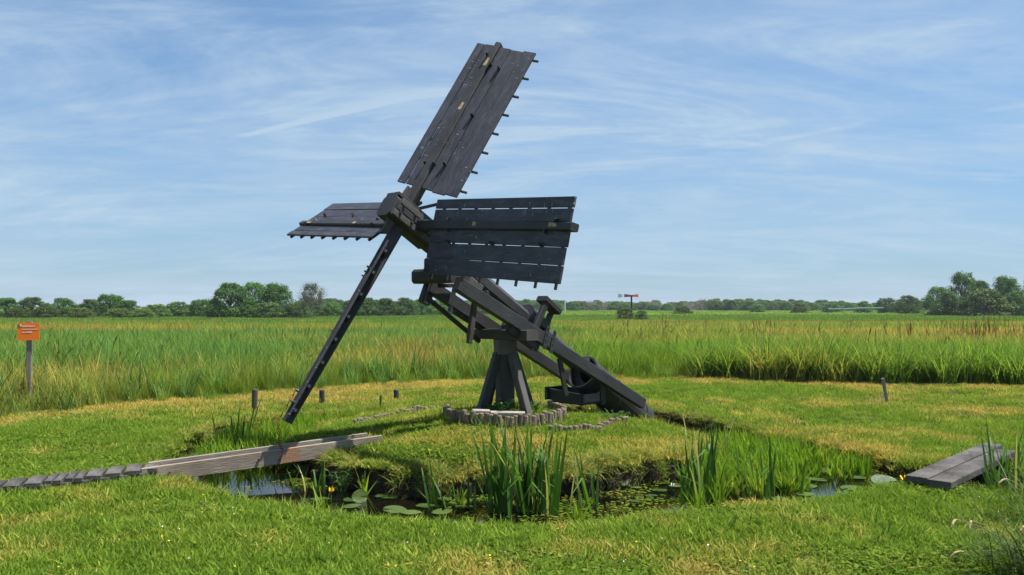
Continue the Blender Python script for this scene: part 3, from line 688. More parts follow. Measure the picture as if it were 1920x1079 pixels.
# rusty chain from the tip of the lowest sail to the footbridge
def chain():
    tip = HUB + AX * .08 - V2 * 2.5
    b = MB(); pts = []
    for k in range(7): pts.append(tip + V2 * (.34 - .06 * k) + Vector((-.055, -.04 + .02 * (k % 2), .01)))
    foot1 = Vector((-2.335, 8.70, .14)); p0 = pts[-1]
    for k in range(1, 17): pts.append(p0.lerp(foot1, k / 16) + Vector((.008 * math.sin(k), 0, 0)))
    for k in range(1, 6): pts.append(foot1 + Vector((-.012 * k, -.035, -.04 * k)))
    for i in range(len(pts) - 1):
        m = (pts[i] + pts[i + 1]) / 2; d = (pts[i + 1] - pts[i]).normalized(); sd = Vector((1, .3, 0)) if i % 2 else Vector((-.3, 1, 0))
        sd = (sd - d * sd.dot(d)).normalized(); hl = (pts[i + 1] - pts[i]).length * .62
        ringp = [m + d * hl * math.cos(t) + sd * .013 * math.sin(t) for t in [2 * math.pi * q / 8 for q in range(9)]]
        b.tube(ringp, .0042, 4, False)
    o = b.build('chain', RUST); tag(o, 'rusty chain hanging from the lowest sail tip to the grey footbridge', 'chain')
chain()

# ------------------------------------------------------------------ log edging, slabs, bank piles
def log_mesh(r, h):
    b = MB(); b.tube([(0, 0, -h * .5), (0, 0, h * .46), (0, 0, h * .5)], [r, r, r * .82], 9); return mesh('log', b.v, b.f, LOG, False)
LOGS = [log_mesh(random.uniform(.027, .033), h) for h in (.26, .27, .28, .25)]
def edging(name, label, pts, top, grp):
    e = empty(name, (pts[0][0], pts[0][1], gz(*pts[0])))
    tag(e, label, 'log edging', grp)
    for i, (x, y) in enumerate(pts):
        z = gz(x, y) + top - .125 + random.uniform(-.018, .014)
        o = link('log', random.choice(LOGS), e, Vector((x, y, z)) - Vector(e.location)); o.rotation_euler = (random.gauss(0, .06), random.gauss(0, .06), random.uniform(0, 6))
    return e
ringp = [(CX + .72 * math.cos(R(t)) + random.gauss(0, .006), CY + .72 * math.sin(R(t)) + random.gauss(0, .006)) for t in np.arange(-188, 38, 4.5)]
edging('log_edging', 'round edging of short grey logs around the foot of the mill post', ringp, .15, None)
def along(pts, step):
    out = []; 
    for (a, b) in zip(pts[:-1], pts[1:]):
        a = Vector(a); b = Vector(b); n = max(1, int((b - a).length / step))
        for k in range(n): p = a.lerp(b, k / n); out.append((p.x, p.y))
    return out
edging('log_edging', 'low curved row of short logs left of the post, beyond the sail shadow', along([(-1.95, 10.7), (-1.84, 11.0), (-1.6, 11.35), (-1.25, 11.75), (-.93, 11.95)], .058), .07, None)
edging('log_edging', 'bent row of pale short logs on the island right of the reed clump', along([(.42, 9.62), (.72, 9.72), (.98, 9.86), (1.1, 10.12), (1.22, 10.35), (1.45, 10.55)], .055), .075, None)
for i, (x, y, l) in enumerate(((-.50, 9.52, .07), (-.43, 9.54, .06))):
    b = MB(); b.tube([(x, y, gz(x, y) - .05), (x + .01, y, gz(x, y) + .03)], .03, 8)
    tag(b.build('log_stump', LOG), 'tiny brown log stump, %s of the two in front of the round edging' % ('left' if i == 0 else 'right'), 'stump')
for i, (x, y, w, lab) in enumerate(((-.36, 9.98, .20, 'short pale stone slab at the left inside the round log edging'), (-.05, 9.99, .40, 'long pale stone slab lying in front of the mill post'))):
    b = MB(); z = gz(x, y) + .085; b.beam((x - w / 2, y, z), (x + w / 2, y + .02, z - .004), (0, 1, 0), .15, .06, .13, .05, .15)
    tag(b.build('stone_slab', plain('pale_stone', (.27, .245, .21), .9, .2, .25, 14)), lab, 'slab')
rv = empty('bank_revetment', (CX, CY - 2.6, WATER)); tag(rv, 'row of dark wet piles holding the bank below the island turf', 'revetment')
for t in np.arange(-146, -28, 3.1):
    if random.random() < .35: continue
    t += random.gauss(0, .6)
    x = CX + math.cos(R(t)) * 2.0; y = CY + math.sin(R(t)) * 2.0
    _, ri_, _ = ring(np.array([x]), np.array([y])); 
    rr = float(ri_[0]) + .035 + random.uniform(-.015, .012); x = CX + math.cos(R(t)) * rr; y = CY + math.sin(R(t)) * rr
    b = MB(); h = random.uniform(-.04, .04); b.tube([(x, y, -.6), (x, y, h - .01), (x, y, h)], [.045, .043, .036], 8); b.build('pile', PILE, rv)

# ------------------------------------------------------------------ footbridges, duckboard
STAINED = wood('weathered_plank_stained', (.10, .075, .055), (.235, .185, .140), (.37, .305, .245), (1.2, 16, 16), .8)
def stain(m, at, half):                                  # rust run-off where the chain lies on the board
    n = m.node_tree.nodes; l = m.node_tree.links; bs = n['Principled BSDF']; src = bs.inputs['Base Color'].links[0].from_socket
    tc = n.new('ShaderNodeTexCoord'); sp = n.new('ShaderNodeSeparateXYZ'); l.new(tc.outputs['Object'], sp.inputs[0])
    d = n.new('ShaderNodeMath'); d.operation = 'SUBTRACT'; l.new(sp.outputs[0], d.inputs[0]); d.inputs[1].default_value = at
    ab = n.new('ShaderNodeMath'); ab.operation = 'ABSOLUTE'; l.new(d.outputs[0], ab.inputs[0])
    mr = n.new('ShaderNodeMapRange'); mr.inputs[1].default_value = half; mr.inputs[2].default_value = half * .3; l.new(ab.outputs[0], mr.inputs[0])
    nz = noise(n, l, tc.outputs['Object'], 9, 4, .6, (5, 1, 1)); r = ramp(n, l, nz, [(.3, (0, 0, 0)), (.65, (1, 1, 1))])
    f = mixc(n, l, 1.0, mr.outputs[0], r, 'MULTIPLY'); l.new(mixc(n, l, f, src, (.34, .14, .05)), bs.inputs['Base Color'])
stain(STAINED, .20, .13)
br = empty('footbridge', (-2.4, 8.7, .0)); tag(br, 'grey plank footbridge of two boards on edge over the ditch at left', 'footbridge')
pa, pb = Vector((-3.47, 8.03, .055)), Vector((-1.41, 9.255, .18)); dd = (pb - pa).normalized(); nn = Vector((-dd.y, dd.x, 0))
part('side_board', STAINED, lambda b: b.beam(pa, pb, nn, .045, .145, None, None, .05), br)
part('side_board', GREY, lambda b: b.beam(pa + nn * .27 + dd * .1, pb + nn * .27 - dd * .06, nn, .045, .145, None, None, .05), br)
part('deck_plank', GREY, lambda b: b.beam(pa + nn * .135 + Vector((0, 0, -.055)), pb + nn * .135 + Vector((0, 0, -.055)), nn, .22, .03), br)
for t in (.10, .45, .80):
    p = pa.lerp(pb, t) - nn * .027; part('bolt', IRON, lambda b: b.tube([p, p - nn * .012], .014, 8), br)
part('side_board', GREY, lambda b: b.beam(pa - dd * .9 + Vector((0, 0, -.07)), pa + Vector((0, 0, -.07)) + dd * .05, nn, .06, .06), br)
db = empty('duckboard', (-4.2, 7.7, .0)); tag(db, 'walkway of short dark weathered planks leading up to the grey footbridge', 'duckboard')
for i in range(13):
    t = i / 7.4; x = -3.47 - .98 * t + .02; y = 8.22 - .71 * t; z = .105 - .022 * t
    a = R(8 + random.uniform(-1.5, 1.5)); ux = Vector((math.cos(a), math.sin(a), random.uniform(-.02, .05))); uy = Vector((-math.sin(a) - .18, math.cos(a), 0))
    for q in (-1, 1) if i in (4, 5) else (0,):
        w = .128 if q == 0 else .062
        c0 = Vector((x, y, z)) + ux * q * .039
        part('plank', DGREY, lambda b: b.beam(c0 - uy * .18, c0 + uy * .18, ux, w, .035, None, None, .08), db)
part('rail', DGREY, lambda b: b.beam((-3.4, 8.08, .065), (-5.25, 6.75, .03), (.6, -.8, 0), .06, .05), db)

rb = empty('footbridge', (4.6, 8.6, 0)); tag(rb, 'dark low footbridge of two thick planks over the ditch at right', 'footbridge')
d2 = (Vector((5.75, 9.85, 0)) - Vector((3.66, 7.62, 0))).normalized(); n2 = Vector((d2.y, -d2.x, 0))
p0 = Vector((3.64, 7.72, .085))
part('plank', DGREY, lambda b: b.beam(p0, p0 + d2 * 2.55, n2, .19, .055, None, None, .06), rb)
part('plank', DGREY, lambda b: b.beam(p0 + n2 * .215 - d2 * .07, p0 + n2 * .215 + d2 * 2.15, n2, .195, .06, None, None, .06), rb)
for t in (.35, 2.0):
    part('support_beam', PILE, lambda b: b.beam(p0 + d2 * t - n2 * .12 + Vector((0, 0, -.075)), p0 + d2 * t + n2 * .34 + Vector((0, 0, -.075)), d2, .09, .085), rb)
    for q in (-.02, .24): part('support_post', PILE, lambda b: b.tube([p0 + d2 * t + n2 * q + Vector((0, 0, -.8)), p0 + d2 * t + n2 * q + Vector((0, 0, -.12))], .05, 8), rb)

# ------------------------------------------------------------------ sign, bollards, stake
SX, SY = -8.02, 14.2
sg = empty('sign_post', (SX, SY, gz(SX, SY))); tag(sg, 'orange square notice board on a grey wooden post at the field edge', 'sign')
x, y, z = sg.location
SA = R(16); ux = Vector((math.cos(SA), math.sin(SA), 0)); uf = Vector((math.sin(SA), -math.cos(SA), 0))     # the panel is turned a little to the right
def SP(u, f, zz): return Vector((SX, SY, zz)) + ux * u + uf * f
part('post', GREY, lambda b: b.beam(SP(0, 0, z - .1), SP(0, 0, 1.40), ux, .085, .08, .08, .075), sg)
ORANGE = plain('orange_panel', (.95, .20, .02), .45, .3, .05, 30); WHITE = plain('white_print', (.8, .78, .72), .6, .3, .05, 30)
pn = part('panel', ORANGE, lambda b: b.beam(SP(-.165, .052, 1.225), SP(.155, .052, 1.225), (0, 0, 1), .29, .012, None, None, .02), sg)
part('emblem', plain('green_print', (.10, .22, .06), .6, .3, .1), lambda b: b.beam(SP(-.155, .060, 1.325), SP(-.115, .060, 1.325), (0, 0, 1), .05, .002), pn)
part('emblem', WHITE, lambda b: b.beam(SP(-.130, .0615, 1.33), SP(-.108, .0615, 1.33), (0, 0, 1), .035, .002), pn)
def lettering(zz, x0, x1, hgt):
    b = MB(); q = x0
    while q < x1:
        w = random.choice((.007, .009, .010)); hh = hgt * random.choice((.7, .7, 1.0)); b.beam(SP(q, .060, zz - hgt / 2 + hh / 2), SP(q + w, .060, zz - hgt / 2 + hh / 2), (0, 0, 1), hh, .002); q += w + .004 + (.010 if random.random() < .1 else 0)
    b.build('lettering', WHITE, pn)
lettering(1.315, -.095, .085, .022); lettering(1.215, -.095, .04, .020)
part('rule_line', WHITE, lambda b: b.beam(SP(-.095, .060, 1.262), SP(.14, .060, 1.262), (0, 0, 1), .006, .002), pn)
for px_, py_, hh, tilt, lab in ((-4.05, 13.45, .34, .02, 'black round bollard standing left of the lowest sail'), (-3.23, 14.55, .24, -.02, 'black round bollard between the lowest sail and the green stick'), (-2.05, 15.25, .20, -.10, 'short leaning black bollard nearest the upper left of the log row')):
    b = MB(); zz = gz(px_, py_); b.tube([(px_, py_, zz - .1), (px_ + tilt * hh, py_, zz + hh - .015), (px_ + tilt * hh, py_, zz + hh)], [.045, .045, .037], 12)
    tag(b.build('bollard', TARW if hh > .3 else TARB), lab, 'bollard', 'bollards along the mown path')
zz = gz(6.4, 14.6); b = MB(); b.beam((6.42, 14.6, zz - .1), (6.33, 14.6, zz + .42), (1, 0, 0), .045, .05)
b.tube([(6.35, 14.58, zz + .20), (6.28, 14.55, zz + .10), (6.2, 14.5, zz + .02), (6.02, 14.45, zz + .015)], .006, 5)
tag(b.build('wooden_stake', GREY), 'thin leaning grey stake with a cord on the lawn at right', 'stake')
zz = gz(-2.15, 14.0); b = MB(); b.tube([(-2.15, 14.0, zz - .05), (-2.15, 14.0, zz + .22)], .018, 6)
tag(b.build('green_stick', plain('green_stick', (.04, .11, .015), .5)), 'thin upright green stick in the lawn left of the log row', 'stick')

# ------------------------------------------------------------------ reed clumps of single leaves
REEDS = foliage('sword_leaf', (.060, .155, .024), (.105, .215, .034), (.30, .24, .09), .38, False)
def leaf_mesh(L, W, curl, fold=None):
    v = []; f = []; seg = 6; p = Vector((0, 0, 0)); a = .0
    for k in range(seg + 1):
        t = k / seg; w = W * .5 * (.75 + .25 * min(1, t * 4)) * (1 - t ** 2.6)
        if fold and t > fold[0]: a = fold[1]
        n = Vector((math.sin(a), 0, math.cos(a)))
        if k == seg: v.append(p.copy())
        else: v += [p + Vector((0, -w, 0)), p + Vector((.22 * w, 0, 0)), p + Vector((0, w, 0))]
        p = p + n * (L / seg); a += curl / seg
    for k in range(seg - 1):
        for q in (0, 1): f.append((3 * k + q, 3 * k + q + 1, 3 * k + q + 4, 3 * k + q + 3))
    e = 3 * (seg - 1); f += [(e, e + 1, e + 3), (e + 1, e + 2, e + 3)]
    me = mesh('leaf', v, f, REEDS, True); at = me.attributes.new('blade', 'FLOAT', 'POINT'); at.data.foreach_set('value', [random.uniform(.1, .62)] * len(v)); return me
LEAVES = [leaf_mesh(1.0, .032, c) for c in (.05, .12, .2, .3, .05, .15)] + [leaf_mesh(1.0, .030, .1, (.6, 1.9)), leaf_mesh(1.0, .026, .2, (.75, 2.2))]
STRAW = [leaf_mesh(1.0, .022, .3), leaf_mesh(1.0, .02, .5)]
for me in STRAW: me.attributes['blade'].data.foreach_set('value', [1.6] * len(me.vertices))
def reed_clump(label, cx, cy, n, sx, sy, h0, h1, wide=.28, z0=WATER, group=None):
    e = empty('reed_clump', (cx, cy, z0)); tag(e, label, 'reeds', group)
    for i in range(n):
        o = link('leaf', random.choice(LEAVES if random.random() < .9 else STRAW), e, (random.gauss(0, sx), random.gauss(0, sy), -.05))
        L = random.uniform(h0, h1) + .05; o.scale = (min(1.0, .55 + .45 * L), min(1.1, .65 + .5 * L), L)
        o.rotation_euler = (random.gauss(0, .10), abs(random.gauss(0, wide)) * .6, random.uniform(0, 6.283))
    return e
reed_clump('big clump of tall sword-shaped reed leaves in front of the island', .10, 7.40, 100, .15, .08, .45, 1.02, .34)
reed_clump('loose tall reed leaves at the left end of the leafy right ditch', 1.70, 7.86, 34, .10, .12, .36, .76, .16)
reed_clump('thin upright reed leaves in the middle of the right ditch', 2.42, 8.02, 16, .16, .14, .30, .62, .18)
reed_clump('slender tall reed leaves near the far bank of the right ditch', 2.36, 9.7, 12, .22, .2, .40, .75, .12)
reed_clump('few thin reed leaves left of the big reed clump', -.50, 7.46, 9, .14, .06, .25, .48, .22)
reed_clump('few slanting reed leaves right of the big reed clump', .66, 7.52, 8, .12, .08, .35, .65, .35)
reed_clump('small reed tuft in the dark water under the grey footbridge', -1.88, 8.25, 14, .08, .06, .15, .34, .4)
reed_clump('tall green waterside leaves at the right edge beside the dark footbridge', 4.42, 7.50, 34, .10, .16, .40, .80, .24, -.10)
reed_clump('tall green leaves behind the dark footbridge', 4.75, 9.1, 14, .22, .18, .3, .6, .24, -.1)
reed_clump('thin tall reed stems beside the left ditch behind the footbridge', -3.55, 10.9, 7, .18, .2, .45, .7, .25)

# ------------------------------------------------------------------ lily pads and flowers
PAD = foliage('lily_pad', (.05, .11, .022), (.11, .17, .035), (.2, .16, .05), .1, False, None, .5, .28)
def spots(m):
    n = m.node_tree.nodes; l = m.node_tree.links; bs = n['Principled BSDF']; src = bs.inputs['Base Color'].links[0].from_socket
    tc = n.new('ShaderNodeTexCoord'); a = noise(n, l, tc.outputs['Object'], 5, 5, .7)
    l.new(mixc(n, l, ramp(n, l, a, [(.52, (0, 0, 0)), (.66, (.85, .85, .85))]), src, (.12, .085, .03)), bs.inputs['Base Color']); bump(n, l, a, bs, .4, .05)
spots(PAD)
def pad_mesh(cut=.35, lift=0.0):
    n = 20; v = [(0, 0, 0)]; f = []
    for k in range(n + 1):
        t = cut / 2 + (2 * math.pi - cut) * k / n; r = 1 + .03 * math.sin(5 * t)
        v.append((r * math.cos(t), .86 * r * math.sin(t), lift * max(0, math.sin(t)) + .02 * math.sin(3 * t)))
    for k in range(1, n + 1): f.append((0, k, k + 1))
    me = mesh('lily_pad', v, f, PAD, True); at = me.attributes.new('blade', 'FLOAT', 'POINT'); at.data.foreach_set('value', [random.uniform(.2, .6)] * len(v)); return me
PADS = [pad_mesh(.3), pad_mesh(.5), pad_mesh(.4, .25)]
def pads(spots, label, group):
    for i, (x, y, r) in enumerate(spots):
        o = link('lily_pad', PADS[i % 2], None, (x, y, WATER + .010 + .002 * i)); q = r * .70; o.scale = (q, q, q); o.rotation_euler = (random.gauss(0, .04), random.gauss(0, .04), random.uniform(0, 6.28))
        tag(o, label, 'lily pad', group)
pads([(-1.45, 7.84, .15), (-1.16, 7.98, .17), (-1.42, 7.58, .12), (-1.02, 7.45, .15), (-.76, 7.58, .14), (-.60, 7.36, .15), (-.86, 7.32, .13), (-.42, 7.52, .13), (-.62, 7.80, .12), (-1.74, 7.80, .16)],
     'flat green lily pad floating between the footbridge and the big reed clump', 'lily pads left of the reed clump')
o = link('lily_pad', PADS[2], None, (-1.38, 7.78, WATER + .05)); o.scale = (.075, .075, .075); o.rotation_euler = (1.25, .1, .5)
tag(o, 'green lily pad standing upright beside the yellow flower', 'lily pad')
pads([(1.42, 8.25, .12), (1.30, 8.0, .10), (1.50, 8.55, .11), (1.20, 8.35, .10), (1.12, 7.75, .09), (1.62, 8.40, .12)], 'flat lily pad on the water just right of the big reed clump', 'lily pads right of the reed clump')
pads([(2.9, 8.45, .15), (3.3, 8.35, .15), (3.1, 8.75, .16), (3.55, 8.85, .17), (2.75, 8.05, .13), (2.45, 7.85, .12), (3.3, 9.2, .18), (3.5, 9.45, .16)], 'flat lily pad among the leaves in the right part of the pond', 'lily pads in the right of the pond')
o = link('lily_pad', PADS[2], None, (3.72, 8.52, WATER + .03)); o.scale = (.15, .15, .15); o.rotation_euler = (.12, .05, .2)
tag(o, 'pale green lily pad beside the dark footbridge end', 'lily pad')
YEL = plain('yellow_petal', (.85, .56, .02), .5, .3, .1, 20); WHT = plain('white_petal', (.8, .8, .72), .5, .3, .05, 20); STEM = plain('flower_stem', (.05, .11, .02), .5)
def cup(name, m, loc, r, label, n=5, open_=.5, stem=.1):
    e = empty(name, (loc[0], loc[1], loc[2] - stem)); tag(e, label, 'flower')
    c = Vector(loc)
    if stem: part('stem', STEM, lambda b: b.tube([c - Vector((0, 0, stem + .05)), c], r * .18, 5), e)
    for k in range(n):
        t = 2 * math.pi * k / n; d = Vector((math.cos(t), math.sin(t), 0)); s = Vector((-math.sin(t), math.cos(t), 0)); u = Vector((0, 0, 1))
        w = r * 2.4 / n * 1.6
        def petal(b):
            P = [c, c + d * r * .6 + u * r * .35, c + d * r * (.75 + open_ * .5) + u * r * 1.1]
            b.poly([P[0] - s * w * .2, P[0] + s * w * .2, P[1] + s * w * .55, P[1] - s * w * .55]); b.poly([P[1] - s * w * .55, P[1] + s * w * .55, P[2] + s * w * .2, P[2] - s * w * .2])
        part('petal', m, petal, e)
cup('yellow_water_lily', YEL, (-1.64, 7.78, WATER + .09), .036, 'yellow cup flower standing above the lily pads near the footbridge', 5, -.2)
cup('yellow_water_lily', YEL, (3.72, 8.12, WATER + .12), .045, 'yellow flower at the near end of the dark footbridge', 6, .6)
cup('yellow_water_lily', YEL, (3.42, 9.5, WATER + .10), .045, 'yellow flower among the leaves before the far bank at right', 6, .6)
cup('white_water_lily', WHT, (1.08, 8.30, WATER + .03), .06, 'open white water lily below the island bank right of the reeds', 10, .9, .02)
cup('white_water_lily', WHT, (1.55, 8.25, WATER + .04), .03, 'small closed white bud beside the right reed leaves', 6, .1, .05)

def lawn_flowers():
    def fl(m):
        b = MB(); b.tube([(0, 0, 0), (0, 0, .055)], .0015, 3); n = 7
        b.poly([(.011 * math.cos(6.283 * k / n), .011 * math.sin(6.283 * k / n), .056 + .004 * (k % 2)) for k in range(n)])
        return mesh('flower', b.v, b.f, m)
    P = []
    x, y = sample(520, 4.5, 9, 1); r, ri, ro = ring(x, y); ok = (r > ro + .2) & (vnoise(x * .9, y * .9, 33) > .52); x, y = x[ok], y[ok]; n = len(x)
    P = np.stack([x, y, ground(x, y)], 1); k = (rng.random(n) < .3).astype(int)
    o = scatter('lawn_flowers', [fl(YEL), fl(WHT)], P, rng.random(n) * 6, .42 + .35 * rng.random(n), k, np.zeros(n))
    tag(o, 'tiny yellow and white wild flowers dotted over the near lawn', 'flowers', kind='stuff')
lawn_flowers()

# leafy weeds
WEED = foliage('weed_leaf', (.06, .15, .03), (.09, .18, .04), (.2, .15, .05), .35, False)
def weed(name, label, loc, n, rad, h, ls, m=WEED, cat='plant'):
    e = empty(name, loc); tag(e, label, cat)
    v = []; f = []; col = []; sb = MB(); L0 = Vector(loc)
    for i in range(n):
        t = random.uniform(0, 6.283); r = rad * math.sqrt(random.random()); tip = Vector((r * math.cos(t), r * math.sin(t), h * random.uniform(.5, 1)))
        base = Vector((r * .3 * math.cos(t), r * .3 * math.sin(t), 0)); sb.tube([L0 + base, L0 + base.lerp(tip, .6) + Vector((0, 0, .02)), L0 + tip], .003, 4, False)
        for k in range(6):
            p = base.lerp(tip, random.uniform(.35, 1)); az = random.uniform(0, 6.283); d = Vector((math.cos(az), math.sin(az), random.uniform(-.2, .5))).normalized(); s = d.cross(Vector((0, 0, 1))).normalized(); q = ls * random.uniform(.6, 1.2)
            b = len(v); v += [p, p + d * q * .5 + s * q * .3, p + d * q, p + d * q * .5 - s * q * .3]; f.append((b, b + 1, b + 2, b + 3)); rb = random.uniform(0, .8); col += [rb] * 4
    me = mesh('leaves', v, f, m); at = me.attributes.new('blade', 'FLOAT', 'POINT'); at.data.foreach_set('value', col)
    lf = link('foliage', me, e); sb.build('stems', STEM, e)
    return e
weed('weed_plant', 'leafy green weeds growing around the front of the post foot', (CX - .05, CY - .28, gz(CX, CY - .28)), 26, .22, .20, .06)
weed('weed_plant', 'leafy green weeds between the right braces of the post', (CX + .30, CY - .02, gz(CX + .3, CY)), 14, .16, .16, .055)
weed('waterside_shrub', 'small pale green shrub growing from the bank by the footbridge', (-1.62, 8.22, WATER), 14, .16, .26, .045)
weed('weed_plant', 'dark leafy weeds in the shade of the barrel foot', (1.3, 10.9, gz(1.3, 10.9)), 16, .22, .13, .05)
weed('field_shrub', 'dark little shrub in the dry grass near the sign', (-8.6, 16.6, gz(-8.6, 16.6)), 16, .22, .78, .09)

# drooping grass with seed heads in the near right corner
def corner_grass(label, cx, cy, n, heads):
    e = empty('grass_tuft', (cx, cy, gz(cx, cy))); tag(e, label, 'grass')
    sp = [(random.gauss(0, .16), random.gauss(0, .14), 0, random.gauss(math.pi * .95, .8), random.uniform(.3, .8), random.uniform(.005, .010), random.uniform(.2, .9), random.uniform(.6, 1.6)) for _ in range(n)]
    me = blades_mesh('leaves', sp, foliage('tuft_blade', (.045, .085, .014), (.08, .12, .024), (.27, .2, .08), .35, False), 5); link('leaves', me, e)
    for dx, dy, dz, az in heads:
        c = Vector((cx + dx, cy + dy, gz(cx, cy) + dz)); d = Vector((math.cos(az), math.sin(az), -.35))
        pts = [c + d * .03 * k + Vector((0, 0, .02 * math.sin(k * .8))) for k in range(5)]
        o = part('seed_head', plain('seed_head', (.38, .29, .16), .9, .1, .3, 60), lambda b: b.tube(pts, [.003, .006, .008, .007, .002], 7), e, True)
        part('stem', plain('dry_stem', (.25, .2, .09), .8), lambda b: b.tube([(cx, cy, gz(cx, cy)), Vector((cx, cy, gz(cx, cy))).lerp(c, .5) + Vector((0, 0, .10)), c], .002, 4, False), e)
corner_grass('long drooping grass with fuzzy seed heads in the near right corner', 3.22, 5.1, 280, ((-.42, .22, .12, 3.4), (-.34, .45, .26, 3.9), (-.22, .5, .24, 4.1), (-.05, .15, .3, 3.6)))
corner_grass('dry drooping grass at the right edge below the dark footbridge', 4.05, 6.55, 90, ((-.2, .1, .3, 3.5), (.05, .1, .4, 3.7)))

# red-brown dock stalks in the right field
DOCK = plain('dock_seed', (.20, .085, .035), .9, .1, .5, 30)
for i in range(22):
    px_ = random.choice((random.gauss(1715, 26), random.gauss(1832, 28), random.gauss(1865, 20), random.gauss(1780, 40))); d = random.uniform(24, 30); x = (px_ - 960) / 1600 * d; g = gz(x, d)
    e = empty('dock_plant', (x, d, g)); tag(e, 'tall rust-red dock stalk rising above the reeds at right', 'plant', 'dock stalks in the right field'); b = MB()
    for k in range(3):
        a = random.gauss(0, .08); c = random.gauss(0, .08); top = 1.10 + random.uniform(0, .30)
        pts = []; rr = []
        for q in range(12):
            t = q / 11; pts.append((x + a * t * t + random.gauss(0, .008), d + c * t * t, g + top * t)); rr.append(.006 if t < .5 else random.uniform(.008, .030) * (1.15 - t))
        b.tube(pts, rr, 5)
    b.build('stalks', DOCK, e)

# ------------------------------------------------------------------ trees
BARK = wood('bark', (.05, .04, .03), (.09, .075, .06), (.15, .13, .11), (8, 8, 2), .9)
BIRCH = plain('birch_bark', (.36, .34, .30), .8, .2, .35, 6)
def leaf_mat(name, a, b, trans=.3):
    m, nt, n, l, bs = new_mat(name)
    at = n.new('ShaderNodeAttribute'); at.attribute_name = 'blade'; oi = n.new('ShaderNodeObjectInfo')
    c = mixc(n, l, at.outputs['Fac'], a, b); hs = n.new('ShaderNodeHueSaturation'); mr = n.new('ShaderNodeMapRange'); mr.inputs[3].default_value = .7; mr.inputs[4].default_value = 1.3
    l.new(oi.outputs['Random'], mr.inputs[0]); l.new(mr.outputs[0], hs.inputs['Value']); l.new(c, hs.inputs['Color'])
    l.new(hs.outputs[0], bs.inputs['Base Color']); bs.inputs['Roughness'].default_value = .6; bs.inputs['Specular IOR Level'].default_value = .2
    tr = n.new('ShaderNodeBsdfTranslucent'); l.new(hs.outputs[0], tr.inputs[0]); mx = n.new('ShaderNodeMixShader'); mx.inputs[0].default_value = trans
    l.new(bs.outputs[0], mx.inputs[1]); l.new(tr.outputs[0], mx.inputs[2]); l.new(mx.outputs[0], n['Material Output'].inputs[0])
    return m
L_DARK = leaf_mat('alder_leaf', (.046, .125, .020), (.092, .195, .030)); L_MID = leaf_mat('willow_leaf', (.060, .130, .026), (.105, .185, .038)); L_YEL = leaf_mat('hazel_leaf', (.075, .125, .022), (.12, .175, .032)); L_PALE = leaf_mat('birch_leaf', (.09, .125, .05), (.14, .18, .07)); L_GREY = leaf_mat('dead_twig', (.14, .12, .11), (.20, .18, .16), .1)
def tree_parts(seed, m, n_cl, per, shape='round', leaf=.035, base=.12, trunk=BARK):
    """unit tree: height 1, half width .5; returns trunk mesh and crown mesh"""
    rs = random.Random(seed); b = MB(); cl = []
    for i in range(n_cl):
        h = rs.uniform(base, .93); t = rs.uniform(0, 6.283)
        q = (h - base) / (1 - base)
        env = {'round': math.sin(math.pi * min(1, q * .76 + .24)) ** .85, 'bush': (1 - q ** 2.2) ** .6, 'tall': math.sin(math.pi * (q * .72 + .24)) ** .7 * .85}[shape]
        r = .43 * env * rs.uniform(.35, 1.0) ** .6; cl.append((Vector((r * math.cos(t), r * math.sin(t), h * .96)), rs.uniform(.08, .15) * (1.15 - .45 * q)))
    b.tube([(0, 0, -.05), (.01, 0, .25), (.0, .02, .55), (.01, 0, .85)], [.030, .024, .016, .005], 7)
    for c, r in cl[::2]:
        z0 = max(.06, c.z * rs.uniform(.35, .6)); b.tube([(0, .005, z0), c * .5 + Vector((0, 0, z0 * .5 + .02)), c], [.010, .007, .002], 4, False)
    tm = mesh('trunk', b.v, b.f, trunk, True)
    v = []; f = []; col = []
    for c, r in cl:
        cb = rs.uniform(0, .5)
        for k in range(per):
            d = Vector((rs.gauss(0, 1), rs.gauss(0, 1), rs.gauss(0, .8))).normalized()
            p = c + d * r * rs.uniform(.45, 1.12); p.z = max(p.z, base * .3)
            nn_ = (d + Vector((rs.gauss(0, .6), rs.gauss(0, .6), rs.gauss(.4, .6)))).normalized(); s = nn_.orthogonal().normalized(); s.rotate(Matrix.Rotation(rs.uniform(0, 6.283), 3, nn_)); u = nn_.cross(s)
            q = leaf * rs.uniform(.5, 1.15); k0 = len(v); v += [p - s * q * .5, p + u * q * .35, p + s * q * .5, p - u * q * .35]; f.append((k0, k0 + 1, k0 + 2, k0 + 3)); col += [min(1, cb + rs.uniform(0, .5))] * 4
    cm = mesh('crown', v, f, m); at = cm.attributes.new('blade', 'FLOAT', 'POINT'); at.data.foreach_set('value', col)
    return tm, cm
TV = {'d0': tree_parts(1, L_DARK, 125, 90, 'round', .038, .04), 'd1': tree_parts(2, L_DARK, 120, 90, 'round', .038, .04), 'd2': tree_parts(3, L_DARK, 115, 90, 'tall', .038, .04), 'm0': tree_parts(4, L_MID, 100, 80, 'bush', .045, .04),
      'm1': tree_parts(5, L_MID, 105, 85, 'round', .042, .06), 'y0': tree_parts(6, L_YEL, 90, 80, 'bush', .05, .03), 'm2': tree_parts(8, L_MID, 90, 80, 'tall', .04, .08)}
def tree(px_, top, wpx, d, kind, label, group, name='tree'):
    x = (px_ - 960) / 1600 * d; g = gz(x, d); h = EYE + (574 - top) / 1600 * d - g; w = wpx / 1600 * d
    e = empty(name, (x, d, g)); tag(e, label, 'shrub' if name == 'shrub' else 'tree', group)
    tm, cm = TV[kind]
    for nm, me in (('trunk', tm), ('crown', cm)):
        o = link(nm, me, e); o.scale = (w * 1.08, w * 1.08, h * 1.02); o.rotation_euler = (0, 0, random.uniform(0, 6.28))
    return e
G1 = 'trees in the low row at the left edge of the field'
